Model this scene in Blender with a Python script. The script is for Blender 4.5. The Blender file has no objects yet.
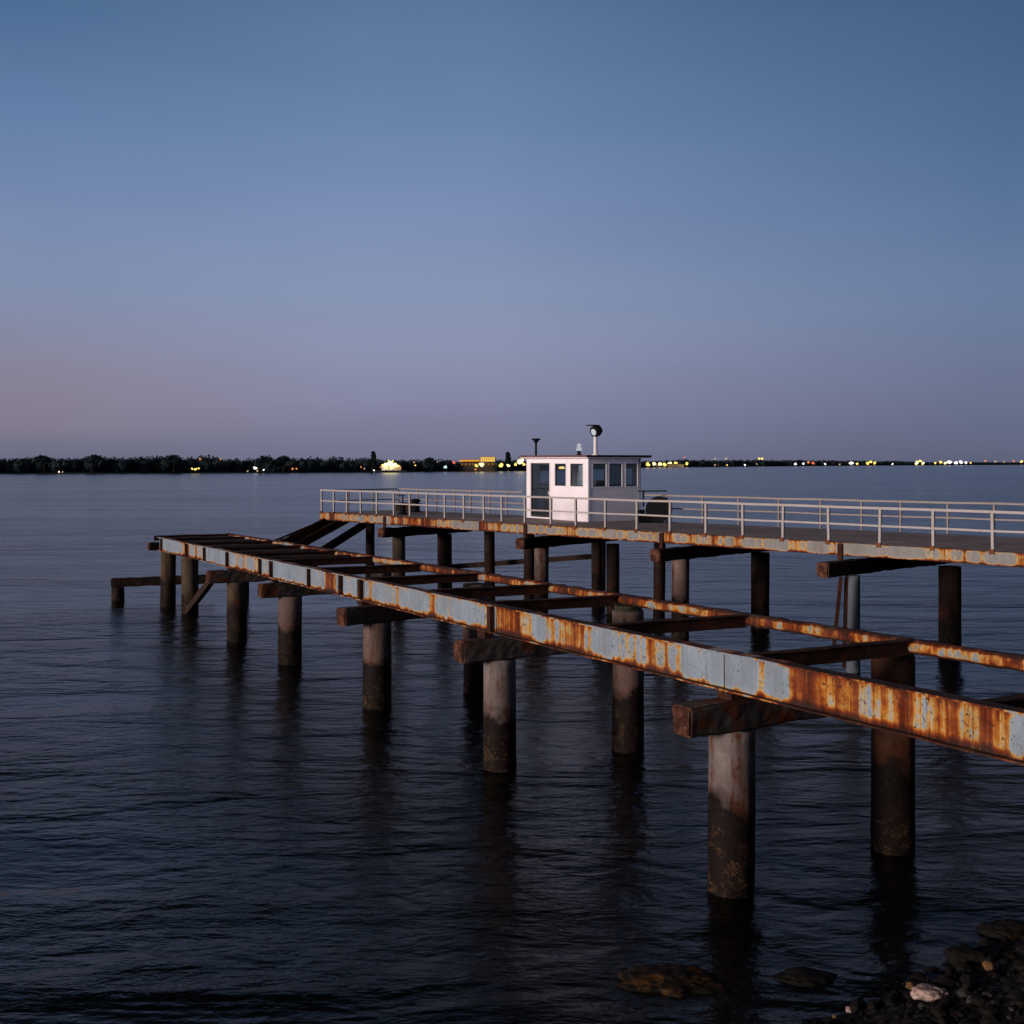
import bpy, bmesh, math, random
from mathutils import Vector, Matrix, noise
random.seed(7)
S = bpy.context.scene
COL = S.collection
R = math.radians
F = 1200.0; CAMZ = 6.0; HV = 462.0

# ------------------------------------------------------------------ camera
cam_d = bpy.data.cameras.new('camera'); cam = bpy.data.objects.new('camera', cam_d); COL.objects.link(cam)
cam.location = (0, 0, CAMZ); cam.rotation_euler = (R(90), 0, 0)
cam_d.sensor_width = 36; cam_d.lens = 36 * F / 1024
cam_d.shift_y = -(512 - HV) / 1024; cam_d.clip_end = 60000; cam_d.clip_start = .1
S.camera = cam
S.render.resolution_x = S.render.resolution_y = 1024

# ------------------------------------------------------------------ view / world / sun
S.view_settings.view_transform = 'Standard'; S.view_settings.look = 'None'
S.view_settings.gamma = 1; S.view_settings.use_curve_mapping = False; S.view_settings.exposure = 0

def srgb(r, g, b):
    f = lambda c: (c / 255 / 12.92) if c <= 10 else ((c / 255 + .055) / 1.055) ** 2.4
    return (f(r), f(g), f(b), 1)

W = bpy.data.worlds.new('World'); S.world = W; W.use_nodes = True
nt = W.node_tree; N = nt.nodes; L = nt.links; N.clear()
tc = N.new('ShaderNodeTexCoord'); sep = N.new('ShaderNodeSeparateXYZ'); L.new(tc.outputs['Generated'], sep.inputs[0])
def wramp(stops):
    cr = N.new('ShaderNodeValToRGB'); e = cr.color_ramp.elements
    while len(e) > 1: e.remove(e[0])
    e[0].position = stops[0][0]; e[0].color = stops[0][1]
    for p, c in stops[1:]:
        x = e.new(p); x.color = c
    cr.color_ramp.interpolation = 'LINEAR'
    L.new(sep.outputs['Z'], cr.inputs[0]); return cr
def az(stops): return wramp([(z, srgb(*c)) for z, c in stops])
left = az([(0, (104, 106, 127)), (.014, (112, 113, 134)), (.026, (127, 121, 139)), (.05, (134, 127, 145)), (.087, (136, 136, 160)), (.132, (129, 143, 174)), (.20, (118, 138, 177)), (.264, (99, 127, 167)),
           (.335, (78, 109, 148)), (.42, (62, 79, 106)), (.50, (36, 42, 55)), (.70, (20, 22, 30)), (1, (15, 19, 32))])
mid_ = az([(0, (112, 114, 139)), (.018, (121, 123, 149)), (.052, (135, 137, 165)), (.093, (139, 146, 175)), (.142, (135, 150, 183)), (.213, (122, 142, 182)), (.282, (105, 133, 170)),
           (.356, (89, 118, 156)), (.42, (66, 82, 110)), (.50, (37, 43, 56)), (.70, (20, 22, 30)), (1, (15, 19, 32))])
right = az([(0, (93, 98, 122)), (.017, (99, 105, 130)), (.048, (105, 112, 140)), (.087, (108, 121, 152)), (.132, (105, 125, 160)), (.20, (89, 114, 153)), (.264, (78, 106, 143)),
           (.335, (68, 94, 133)), (.42, (52, 68, 94)), (.50, (30, 36, 48)), (.70, (18, 20, 28)), (1, (15, 19, 32))])
def xf(a, b):
    m = N.new('ShaderNodeMapRange'); m.inputs[1].default_value = a; m.inputs[2].default_value = b; L.new(sep.outputs['X'], m.inputs[0]); return m.outputs[0]
mx0 = N.new('ShaderNodeMix'); mx0.data_type = 'RGBA'; L.new(xf(-.36, -.12), mx0.inputs[0]); L.new(left.outputs[0], mx0.inputs[6]); L.new(mid_.outputs[0], mx0.inputs[7])
mx = N.new('ShaderNodeMix'); mx.data_type = 'RGBA'; L.new(xf(-.02, .37), mx.inputs[0]); L.new(mx0.outputs[2], mx.inputs[6]); L.new(right.outputs[0], mx.inputs[7])
# thin high cloud veil, very faint
mp = N.new('ShaderNodeMapping'); mp.inputs['Scale'].default_value = (1.2, 1.2, 7); L.new(tc.outputs['Generated'], mp.inputs[0])
nz = N.new('ShaderNodeTexNoise'); nz.inputs['Scale'].default_value = 2.2; nz.inputs['Detail'].default_value = 4
L.new(mp.outputs[0], nz.inputs['Vector'])
mr2 = N.new('ShaderNodeMapRange'); mr2.inputs[1].default_value = .25; mr2.inputs[2].default_value = .75; mr2.inputs[3].default_value = .955; mr2.inputs[4].default_value = 1.045; L.new(nz.outputs[0], mr2.inputs[0])
vm = N.new('ShaderNodeVectorMath'); vm.operation = 'SCALE'; L.new(mx.outputs[2], vm.inputs[0]); L.new(mr2.outputs[0], vm.inputs['Scale'])
# afterglow low in the sky behind the camera, on the sunset side
dp = N.new('ShaderNodeVectorMath'); dp.operation = 'DOT_PRODUCT'; L.new(tc.outputs['Generated'], dp.inputs[0]); dp.inputs[1].default_value = (-.66, -.74, .05)
g1 = N.new('ShaderNodeMapRange'); g1.interpolation_type = 'SMOOTHERSTEP'; g1.inputs[1].default_value = .25; g1.inputs[2].default_value = 1.0; L.new(dp.outputs['Value'], g1.inputs[0])
g2 = N.new('ShaderNodeMapRange'); g2.inputs[1].default_value = .50; g2.inputs[2].default_value = .0; L.new(sep.outputs['Z'], g2.inputs[0])
g3 = N.new('ShaderNodeMath'); g3.operation = 'MULTIPLY'; L.new(g1.outputs[0], g3.inputs[0]); L.new(g2.outputs[0], g3.inputs[1])
gc = N.new('ShaderNodeVectorMath'); gc.operation = 'SCALE'; gc.inputs[0].default_value = (.30, .22, .26); L.new(g3.outputs[0], gc.inputs['Scale'])
ga = N.new('ShaderNodeVectorMath'); ga.operation = 'ADD'; L.new(vm.outputs[0], ga.inputs[0]); L.new(gc.outputs[0], ga.inputs[1]); vm = ga
bg = N.new('ShaderNodeBackground'); bg.inputs[1].default_value = 1.0; L.new(vm.outputs[0], bg.inputs[0])
wo = N.new('ShaderNodeOutputWorld'); L.new(bg.outputs[0], wo.inputs[0])

sd = bpy.data.lights.new('sun', 'SUN'); sun = bpy.data.objects.new('sun', sd); COL.objects.link(sun)
sd.energy = 3.3; sd.angle = R(12); sd.color = (1.0, .80, .72)
sun.rotation_euler = Vector((.80, .58, -.15)).to_track_quat('-Z', 'Y').to_euler()

# ------------------------------------------------------------------ pixel helpers (known heights -> world points)
def pz(u, v, z):
    Y = F * (CAMZ - z) / (v - HV); return Vector(((u - 512) / F * Y, Y, z))
def py(u, Y, z=0.0): return Vector(((u - 512) / F * Y, Y, z))

# ------------------------------------------------------------------ object helpers
WM = {}
def reg(o, M, parent=None):
    o.parent = parent
    if parent is not None: o.matrix_parent_inverse = WM[parent.name].inverted()
    o.matrix_basis = M; WM[o.name] = M.copy()
def obj(name, bm, mat, parent=None, M=None, smooth=False):
    me = bpy.data.meshes.new(name); bmesh.ops.recalc_face_normals(bm, faces=bm.faces[:]); bm.to_mesh(me); bm.free()
    if smooth:
        for p in me.polygons: p.use_smooth = True
    for m in (mat if isinstance(mat, (list, tuple)) else [mat]): me.materials.append(m)
    o = bpy.data.objects.new(name, me); COL.objects.link(o)
    reg(o, M or Matrix.Identity(4), parent); return o
def copyof(o, parent, M):
    c = o.copy(); COL.objects.link(c); reg(c, M, parent); return c
def tag(o, label, cat, group=None):
    o['label'] = label; o['category'] = cat
    if group: o['group'] = group
    return o
def thing(name, label, cat, loc, group=None, rotz=0):
    o = bpy.data.objects.new(name, None); COL.objects.link(o); o.empty_display_size = .3
    reg(o, Matrix.Translation(Vector(loc)) @ Matrix.Rotation(rotz, 4, 'Z')); return tag(o, label, cat, group)
def frame(p0, p1, up=Vector((0, 0, 1))):
    """matrix with X from p0 to p1, origin at the middle"""
    x = (p1 - p0).normalized(); y = up.cross(x).normalized(); z = x.cross(y)
    M = Matrix((x, y, z)).transposed().to_4x4(); M.translation = (p0 + p1) / 2; return M
def box(bm, x0, x1, y0, y1, z0, z1, M=None):
    vs = [bm.verts.new(Vector(p)) for p in ((x0,y0,z0),(x1,y0,z0),(x1,y1,z0),(x0,y1,z0),(x0,y0,z1),(x1,y0,z1),(x1,y1,z1),(x0,y1,z1))]
    if M is not None:
        for v in vs: v.co = M @ v.co
    for f in ((0,3,2,1),(4,5,6,7),(0,1,5,4),(1,2,6,5),(2,3,7,6),(3,0,4,7)): bm.faces.new([vs[i] for i in f])
    return vs
def bar(bm, a, b, w, h):
    l = (b - a).length; box(bm, -l/2, l/2, -w/2, w/2, -h/2, h/2, frame(a, b, Vector((0,0,1)) if abs((b-a).normalized().z) < .95 else Vector((0,1,0))))
def cyl(bm, a, b, r0, r1=None, n=12, cap=True):
    r1 = r0 if r1 is None else r1
    d = (b - a).normalized(); up = Vector((0,0,1)) if abs(d.z) < .95 else Vector((1,0,0))
    x = d.cross(up).normalized(); y = d.cross(x)
    A = []; B = []
    for i in range(n):
        t = 2 * math.pi * i / n; q = x * math.cos(t) + y * math.sin(t)
        A.append(bm.verts.new(a + q * r0)); B.append(bm.verts.new(b + q * r1))
    for i in range(n): bm.faces.new((A[i], A[(i+1) % n], B[(i+1) % n], B[i]))
    if cap: bm.faces.new(A[::-1]); bm.faces.new(B)
def lathe(bm, prof, n=20, c=Vector((0,0,0))):
    rings = []
    for r, z in prof: rings.append([bm.verts.new(c + Vector((r*math.cos(2*math.pi*i/n), r*math.sin(2*math.pi*i/n), z))) for i in range(n)])
    for a, b in zip(rings, rings[1:]):
        for i in range(n): bm.faces.new((a[i], a[(i+1)%n], b[(i+1)%n], b[i]))
    bm.faces.new(rings[0][::-1]); bm.faces.new(rings[-1])
ICO = {}
def ico(bm, sub, fn):
    """append an icosphere, each unit vertex moved through fn (fast for big meshes)"""
    if sub not in ICO:
        t = bmesh.new(); bmesh.ops.create_icosphere(t, subdivisions=sub, radius=1); t.verts.index_update()
        ICO[sub] = ([v.co.copy() for v in t.verts], [[v.index for v in f.verts] for f in t.faces]); t.free()
    vs = [bm.verts.new(fn(c)) for c in ICO[sub][0]]
    return [bm.faces.new([vs[i] for i in f]) for f in ICO[sub][1]]
def roughen(bm, amp, sc, seed=0):
    for v in bm.verts:
        p = v.co * sc + Vector((seed * 3.1, seed * 1.7, seed))
        v.co += noise.noise_vector(p) * amp
def subdiv_x(bm, n, axis=0):
    """slice a mesh along an axis so that roughen() has something to work on"""
    lo = min(v.co[axis] for v in bm.verts); hi = max(v.co[axis] for v in bm.verts)
    no = Vector((0,0,0)); no[axis] = 1
    for i in range(1, n):
        co = Vector((0,0,0)); co[axis] = lo + (hi - lo) * i / n
        bmesh.ops.bisect_plane(bm, geom=bm.verts[:] + bm.edges[:] + bm.faces[:], plane_co=co, plane_no=no)

# ------------------------------------------------------------------ materials
class G:
    def __init__(s, name):
        s.m = bpy.data.materials.new(name); s.m.use_nodes = True; s.t = s.m.node_tree; s.t.nodes.clear()
        s.out = s.n('ShaderNodeOutputMaterial'); s.b = s.n('ShaderNodeBsdfPrincipled'); s.l(s.b.outputs[0], s.out.inputs[0])
    def n(s, k): return s.t.nodes.new(k)
    def l(s, a, b): s.t.links.new(a, b)
    def put(s, v, sock):
        if hasattr(v, 'is_output') or hasattr(v, 'links'): s.l(v, sock)
        else: sock.default_value = v
    def math(s, op, a, b=0.0, c=None, clamp=False):
        x = s.n('ShaderNodeMath'); x.operation = op; x.use_clamp = clamp; s.put(a, x.inputs[0]); s.put(b, x.inputs[1])
        if c is not None: s.put(c, x.inputs[2])
        return x.outputs[0]
    def coords(s, scale=(1,1,1), seed=True):
        t = s.n('ShaderNodeTexCoord'); src = t.outputs['Object']
        m = s.n('ShaderNodeMapping'); m.inputs['Scale'].default_value = scale; s.l(src, m.inputs[0])
        if seed:
            oi = s.n('ShaderNodeObjectInfo'); mu = s.math('MULTIPLY', oi.outputs['Random'], 57.0)
            cb = s.n('ShaderNodeCombineXYZ'); s.l(mu, cb.inputs[0]); s.l(mu, cb.inputs[1]); s.l(cb.outputs[0], m.inputs['Location'])
        return m.outputs[0]
    def noise(s, vec, scale, detail=4, rough=.55, dist=0):
        x = s.n('ShaderNodeTexNoise'); s.l(vec, x.inputs['Vector']); x.inputs['Scale'].default_value = scale
        x.inputs['Detail'].default_value = detail; x.inputs['Roughness'].default_value = rough; x.inputs['Distortion'].default_value = dist
        return x.outputs[0]
    def ramp(s, v, stops, mode='LINEAR'):
        cr = s.n('ShaderNodeValToRGB'); e = cr.color_ramp.elements; cr.color_ramp.interpolation = mode
        while len(e) > 1: e.remove(e[0])
        e[0].position = stops[0][0]; e[0].color = (*stops[0][1], 1)
        for p, c in stops[1:]: e.new(p).color = (*c, 1)
        s.l(v, cr.inputs[0]); return cr.outputs[0]
    def mr(s, v, a, b, c=0.0, d=1.0):
        x = s.n('ShaderNodeMapRange'); s.put(v, x.inputs[0])
        for i, q in enumerate((a, b, c, d)): x.inputs[i+1].default_value = q
        return x.outputs[0]
    def mix(s, f, a, b, mode='MIX'):
        x = s.n('ShaderNodeMix'); x.data_type = 'RGBA'; x.blend_type = mode; s.put(f, x.inputs[0])
        s.put(a if hasattr(a, 'links') else (*a, 1), x.inputs[6]); s.put(b if hasattr(b, 'links') else (*b, 1), x.inputs[7]); return x.outputs[2]
    def bump(s, h, strength=.4, dist=.02):
        x = s.n('ShaderNodeBump'); x.inputs['Strength'].default_value = strength; x.inputs['Distance'].default_value = dist
        s.l(h, x.inputs['Height']); s.l(x.outputs[0], s.b.inputs['Normal']); return x
    def xyz(s, which, world=False):
        if world: g = s.n('ShaderNodeNewGeometry'); src = g.outputs['Position']
        else: g = s.n('ShaderNodeTexCoord'); src = g.outputs['Object']
        sp = s.n('ShaderNodeSeparateXYZ'); s.l(src, sp.inputs[0]); return sp.outputs[which]

def rust_paint(name, paint, zhalf, bias=0.0, zone=1.0, streak=1.0, flange=.35, zs=.10):
    """peeling paint over steel: rust bleeding down in streaks and creeping in from the flanges"""
    g = G(name)
    low = g.noise(g.coords((.36, .1, .05)), 1.0, 6, .62)
    st = g.noise(g.coords((3.2, 1, zs)), 1.0, 5, .6)
    fine = g.noise(g.coords((15, 2, .35)), 1.0, 4, .6)
    blot = g.noise(g.coords((1, 1, 1)), 5.5, 8, .7)
    z = g.xyz('Z'); az = g.math('ABSOLUTE', z)
    edge = g.mr(g.math('ADD', az, g.math('MULTIPLY', g.math('SUBTRACT', fine, .5), zhalf * .9)), zhalf * .55, zhalf * .98)
    bot = g.mr(g.math('ADD', z, g.math('MULTIPLY', g.math('SUBTRACT', fine, .5), zhalf * .8)), -zhalf * .55, -zhalf * .95)
    geo = g.n('ShaderNodeNewGeometry'); sp = g.n('ShaderNodeSeparateXYZ'); g.l(geo.outputs['Normal'], sp.inputs[0])
    flat = g.mr(g.math('ABSOLUTE', sp.outputs['Z']), .4, .7)
    v = g.math('MULTIPLY', g.math('SUBTRACT', low, .5), 1.9 * zone)
    v = g.math('ADD', v, g.math('MULTIPLY', g.math('SUBTRACT', st, .5), 1.5 * streak))
    v = g.math('ADD', v, g.math('MULTIPLY', g.math('SUBTRACT', fine, .5), .38 * streak))
    v = g.math('ADD', v, g.math('MULTIPLY', g.math('SUBTRACT', blot, .5), .45))
    v = g.math('ADD', v, g.math('MULTIPLY', edge, .13)); v = g.math('ADD', v, g.math('MULTIPLY', bot, .30))
    v = g.math('ADD', v, g.math('MULTIPLY', flat, flange)); v = g.math('ADD', v, .34 + bias)
    p2 = tuple(c * .82 for c in paint)
    col = g.ramp(v, [(0, p2), (.30, paint), (.42, paint), (.46, (.42, .35, .19)), (.51, (.46, .26, .06)), (.565, (.38, .135, .014)), (.64, (.22, .042, .004)),
                     (.75, (.090, .013, .002)), (.90, (.030, .008, .004)), (1, (.026, .009, .006))])
    drip = g.math('MULTIPLY', g.mr(g.noise(g.coords((26, 2, .22)), 1.0, 3, .6), .54, .68), g.mr(g.noise(g.coords((2.2, 1, 1.4)), 1.0, 3), .42, .60))
    col = g.mix(g.math('MULTIPLY', drip, .75), col, (.17, .085, .028))
    chip = g.math('MULTIPLY', g.mr(g.noise(g.coords((1, 1, 1)), 17, 8, .75, .6), .565, .60), g.mr(g.math('ADD', low, g.math('MULTIPLY', st, .5)), .66, .78))
    col = g.mix(chip, col, (.060, .018, .008))
    grime = g.noise(g.coords((1.2, 1, .8)), 1.6, 6, .65)
    col = g.mix(g.mr(grime, .42, .68, 0, .28), col, (.075, .065, .05))
    pit = g.noise(g.coords((1, 1, 1)), 34, 3, .6)
    col = g.mix(g.mr(pit, .66, .70), col, (.07, .03, .018))
    g.l(col, g.b.inputs['Base Color']); g.l(g.mr(v, .4, .8, .48, .9), g.b.inputs['Roughness'])
    g.b.inputs['Specular IOR Level'].default_value = .2
    g.bump(g.math('ADD', blot, g.math('MULTIPLY', v, .5)), .45, .014)
    return g.m
M_girder = rust_paint('peeling_blue_paint', (.25, .325, .385), .27, bias=-.01, zone=1.45, streak=.95)
M_rail = rust_paint('rusty_channel', (.22, .26, .28), .11, bias=.22, zone=1.0, streak=.9, flange=.22, zs=2.4)
M_fascia = rust_paint('rust_streaked_fascia', (.23, .235, .225), .18, bias=.07, zone=1.0, streak=1.0, flange=.1)
M_cap = None

def simple(name, c, rough=.8, var=.35, sc=6, bump=.3, metal=0, c2=None, thr=(.5, .62)):
    g = G(name); n = g.noise(g.coords(), sc, 6, .65)
    col = g.mix(g.mr(n, .3, .7), tuple(x * (1 - var) for x in c), tuple(min(1, x * (1 + var)) for x in c))
    if c2: col = g.mix(g.mr(g.noise(g.coords(), sc * .45, 7, .7), *thr), col, c2)
    g.l(col, g.b.inputs['Base Color']); g.b.inputs['Roughness'].default_value = rough; g.b.inputs['Metallic'].default_value = metal
    if rough > .6: g.b.inputs['Specular IOR Level'].default_value = .15
    if bump: g.bump(n, bump, .01)
    return g.m
M_darkrust = simple('dark_rusty_steel', (.034, .014, .009), .9, .45, 7, .5, c2=(.075, .024, .010))
M_cap = simple('stained_rusty_beam', (.060, .050, .043), .9, .6, 4, .8, c2=(.095, .028, .010), thr=(.49, .57))
M_darktimber = simple('dark_wet_timber', (.024, .016, .012), .9, .4, 5, .5, c2=(.05, .024, .013))
M_capend = simple('timber_cap_end', (.095, .040, .024), .9, .6, 9, .9, c2=(.035, .014, .009), thr=(.46, .56))
M_white = simple('white_painted_timber', (.86, .83, .85), .5, .06, 2.0, .06, c2=(.74, .67, .64), thr=(.62, .8))
M_frame = simple('dark_window_frame', (.03, .03, .032), .5, .2)
M_black = simple('black_painted_metal', (.006, .006, .007), .8, .3)
M_rubber = simple('black_rubber', (.005, .005, .005), 1.0, .3)
M_roof = simple('dark_roof_felt', (.035, .025, .025), .85, .3)
M_roofedge = simple('brown_roof_edge', (.16, .085, .08), .7, .25)
M_railpost = simple('weathered_white_handrail', (.36, .34, .32), .55, .12, 9, .1, c2=(.30, .13, .05), thr=(.60, .70))
M_railpost2 = simple('weathered_grey_handrail', (.24, .21, .18), .6, .15, 9, .1, c2=(.22, .12, .07), thr=(.56, .68))
M_bolt = simple('rusted_base_plate', (.15, .05, .02), .85, .4, 9, .4)
M_greypipe = simple('grey_painted_pipe', (.10, .12, .14), .7, .2, 4, .1, c2=(.12, .08, .05), thr=(.58, .7))
M_curtain = simple('pale_curtain', (.60, .64, .66), .9, .2, 3)
M_inside = simple('cabin_lining', (.10, .09, .085), .8, .2)
M_mast = simple('white_mast_paint', (.70, .68, .68), .5, .1)
M_foliage = simple('dark_far_foliage', (.020, .031, .034), 1.0, .25, .35, 0)  # slight blue in the leaf colour stands in for distance haze
M_bark = simple('tree_bark', (.016, .014, .012), .9, .3)

def deck_mat():
    g = G('weathered_deck_boards')
    tcx = g.coords((1, 1, 1), seed=False)
    w = g.n('ShaderNodeTexWave'); w.wave_type = 'BANDS'; w.bands_direction = 'X'; w.inputs['Scale'].default_value = .95; g.l(tcx, w.inputs['Vector'])
    gap = g.mr(w.outputs[0], .0, .10)
    n = g.noise(g.coords((.8, 12, 1), False), 1.5, 6, .6); n2 = g.noise(tcx, .5, 4)
    col = g.ramp(g.math('ADD', g.math('MULTIPLY', n, .6), g.math('MULTIPLY', n2, .4)), [(.3, (.17, .145, .135)), (.55, (.38, .32, .30)), (.75, (.58, .49, .46))])
    col = g.mix(gap, (.015, .012, .01), col)
    g.l(col, g.b.inputs['Base Color']); g.b.inputs['Roughness'].default_value = 1.0; g.b.inputs['Specular IOR Level'].default_value = .12
    g.bump(g.math('ADD', gap, n), .4, .01); return g.m
M_deck = deck_mat()

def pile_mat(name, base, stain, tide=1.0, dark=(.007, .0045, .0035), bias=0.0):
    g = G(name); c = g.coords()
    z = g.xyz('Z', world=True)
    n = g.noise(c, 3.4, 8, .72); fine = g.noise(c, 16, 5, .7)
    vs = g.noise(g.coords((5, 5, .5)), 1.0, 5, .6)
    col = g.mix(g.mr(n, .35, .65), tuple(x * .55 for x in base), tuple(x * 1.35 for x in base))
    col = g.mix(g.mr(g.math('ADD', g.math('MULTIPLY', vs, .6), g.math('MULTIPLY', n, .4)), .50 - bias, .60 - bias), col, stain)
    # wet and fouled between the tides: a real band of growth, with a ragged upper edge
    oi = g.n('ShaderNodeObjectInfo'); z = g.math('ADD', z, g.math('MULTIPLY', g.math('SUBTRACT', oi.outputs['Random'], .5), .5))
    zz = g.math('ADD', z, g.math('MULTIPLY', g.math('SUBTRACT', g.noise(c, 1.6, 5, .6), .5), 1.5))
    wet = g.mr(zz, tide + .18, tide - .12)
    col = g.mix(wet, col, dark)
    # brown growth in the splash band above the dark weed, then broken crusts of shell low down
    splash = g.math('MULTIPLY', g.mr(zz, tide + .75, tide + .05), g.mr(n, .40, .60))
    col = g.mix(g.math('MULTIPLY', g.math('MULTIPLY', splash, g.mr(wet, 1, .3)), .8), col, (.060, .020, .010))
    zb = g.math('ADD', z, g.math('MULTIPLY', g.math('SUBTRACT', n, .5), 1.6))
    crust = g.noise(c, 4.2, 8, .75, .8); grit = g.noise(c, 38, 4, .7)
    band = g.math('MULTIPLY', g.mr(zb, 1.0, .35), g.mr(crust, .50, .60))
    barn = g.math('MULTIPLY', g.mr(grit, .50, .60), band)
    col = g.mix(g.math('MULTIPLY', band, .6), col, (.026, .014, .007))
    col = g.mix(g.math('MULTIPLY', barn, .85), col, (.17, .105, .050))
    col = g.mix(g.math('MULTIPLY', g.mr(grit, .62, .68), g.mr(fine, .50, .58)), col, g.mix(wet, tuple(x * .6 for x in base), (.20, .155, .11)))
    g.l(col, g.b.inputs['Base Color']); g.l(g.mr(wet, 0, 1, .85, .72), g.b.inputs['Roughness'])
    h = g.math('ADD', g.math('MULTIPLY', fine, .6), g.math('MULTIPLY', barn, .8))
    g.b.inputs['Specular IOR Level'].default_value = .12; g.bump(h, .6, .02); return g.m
M_pile = pile_mat('fouled_concrete_pile', (.135, .10, .085), (.050, .018, .009), 1.15)
M_pilegrey = pile_mat('pale_concrete_pile', (.175, .155, .145), (.075, .030, .016), 1.05)
M_pilerust = pile_mat('rusty_pile', (.075, .034, .018), (.025, .010, .006), 1.6)
M_pilegreen = pile_mat('mossy_timber_pile', (.07, .058, .038), (.035, .02, .014), .9)
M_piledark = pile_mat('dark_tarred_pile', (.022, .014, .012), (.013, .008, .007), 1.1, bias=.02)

def water_mat():
    g = G('dark_rippled_water')
    t = g.n('ShaderNodeNewGeometry'); pos = t.outputs['Position']
    def mp(sc, rot=0):
        m = g.n('ShaderNodeMapping'); m.inputs['Scale'].default_value = sc; m.inputs['Rotation'].default_value = (0, 0, R(rot)); g.l(pos, m.inputs[0]); return m.outputs[0]
    big = g.noise(mp((.26, .48, 1), 14), 1.0, 3, .5, .6)
    mid = g.noise(mp((1.05, 2.0, 1), -14), 1.0, 3, .5, .5)
    sm = g.noise(mp((3.2, 6.2, 1), 16), 1.0, 4, .6, .3)
    patch = g.noise(mp((.012, .05, 1), 4), 1.0, 4, .6, 1.0)
    patch2 = g.noise(mp((.11, .30, 1), -10), 1.0, 3, .55, 1.2); amp = g.math('MULTIPLY', g.mr(patch, .38, .64, .55, 1.35), g.mr(patch2, .35, .65, .60, 1.20))
    h = g.math('ADD', g.math('MULTIPLY', big, .15), g.math('MULTIPLY', mid, .072))
    h = g.math('ADD', h, g.math('MULTIPLY', sm, .030)); h = g.math('MULTIPLY', h, amp)
    g.b.inputs['Base Color'].default_value = (.0022, .0024, .0026, 1)
    g.b.inputs['IOR'].default_value = 1.21; g.b.inputs['Roughness'].default_value = .17; g.b.inputs['Specular Tint'].default_value = (.93, .93, 1, 1)
    b = g.bump(h, 1.0, 1.0); return g.m
M_water = water_mat()

def shore_mat():
    g = G('dark_wet_gravel'); c = g.coords(seed=False)
    vo = g.n('ShaderNodeTexVoronoi'); vo.inputs['Scale'].default_value = 9; g.l(c, vo.inputs['Vector'])
    sp = g.n('ShaderNodeSeparateColor'); g.l(vo.outputs['Color'], sp.inputs[0])
    col = g.ramp(sp.outputs[0], [(0, (.003, .003, .003)), (.55, (.006, .005, .0045)), (.85, (.012, .010, .008)), (1, (.025, .02, .015))])
    g.l(col, g.b.inputs['Base Color']); g.b.inputs['Roughness'].default_value = .8; g.b.inputs['Specular IOR Level'].default_value = .15
    g.bump(g.math('SUBTRACT', 1.0, vo.outputs['Distance']), 1.0, .04); return g.m
M_shore = shore_mat()
M_land = simple('dark_far_ground', (.016, .018, .018), .95, .3, .02, 0)
def stone(name, c, c2=None): return simple(name, c, .8, .35, 9, .6, c2=c2)
M_rock = stone('dark_wet_rock', (.005, .0045, .004), (.012, .008, .005))
M_algae = stone('orange_weed_rock', (.006, .005, .004), (.06, .026, .007))
M_pale = stone('pale_pinkish_stone', (.42, .33, .29), (.26, .17, .14))
M_ochre = stone('ochre_stone', (.12, .065, .028))
M_grey = stone('grey_stone', (.030, .028, .026))

def emis(name, c, s):
    m = bpy.data.materials.new(name); m.use_nodes = True; t = m.node_tree; t.nodes.clear()
    o = t.nodes.new('ShaderNodeOutputMaterial'); e = t.nodes.new('ShaderNodeEmission'); e.inputs[0].default_value = (*c, 1); e.inputs[1].default_value = s
    t.links.new(e.outputs[0], o.inputs[0]); return m
E = {'yellow': emis('sodium_yellow_lamp', (1, .66, .14), 2.0), 'hot': emis('bright_floodlight', (1, .86, .36), 2.4), 'orange': emis('orange_lamp', (1, .34, .08), .9),
     'white': emis('white_lamp', (.95, .93, .88), 2.0), 'cool': emis('cool_white_lamp', (.70, .95, .95), 1.0), 'red': emis('red_lamp', (1, .20, .12), .9),
     'dim': emis('dim_warm_lamp', (1, .68, .42), .6)}

# ------------------------------------------------------------------ water
bm = bmesh.new(); xs = 9000
vs = [bm.verts.new(p) for p in ((-xs, -60, 0), (xs, -60, 0), (xs, 14000, 0), (-xs, 14000, 0))]; bm.faces.new(vs)
o = obj('water', bm, M_water); o['kind'] = 'structure'

# ------------------------------------------------------------------ near shore: rubble bank under and beside the camera
SP = Vector((3.5, 12.8)); SN = Vector((.685, -.729))
def bank_h(x, y):
    s = (Vector((x, y)) - SP).dot(SN) + .9 * noise.noise(Vector((x * .35, y * .35, 3)))
    h = s * .28 if s < 3 else .84 + (s - 3) * .80
    h = min(h, 4.2 + .1 * noise.noise(Vector((x * .3, y * .3, 0))))
    return h + .10 * noise.noise(Vector((x * 1.3, y * 1.3, 1))) + .05 * noise.noise(Vector((x * 4, y * 4, 5)))
bm = bmesh.new()
tdir = Vector((.729, .685)); grid = []
ss = [-4, -3, -2] + [-1.6 + .16 * i for i in range(36)] + [4.6 + .5 * i for i in range(14)] + [14, 20, 30, 45]
tt = [-45, -30, -20] + [-14 + 1 * i for i in range(10)] + [-4 + .16 * i for i in range(75)] + [8.2 + .8 * i for i in range(18)] + [26, 34, 45]
for s_ in ss:
    row = []
    for t_ in tt:
        p = SP + SN * s_ + tdir * t_; row.append(bm.verts.new((p.x, p.y, bank_h(p.x, p.y))))
    grid.append(row)
for a, b in zip(grid, grid[1:]):
    for i in range(len(a) - 1): bm.faces.new((a[i], a[i+1], b[i+1], b[i]))
o = obj('shore', bm, M_shore, smooth=True); o['kind'] = 'structure'

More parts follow.
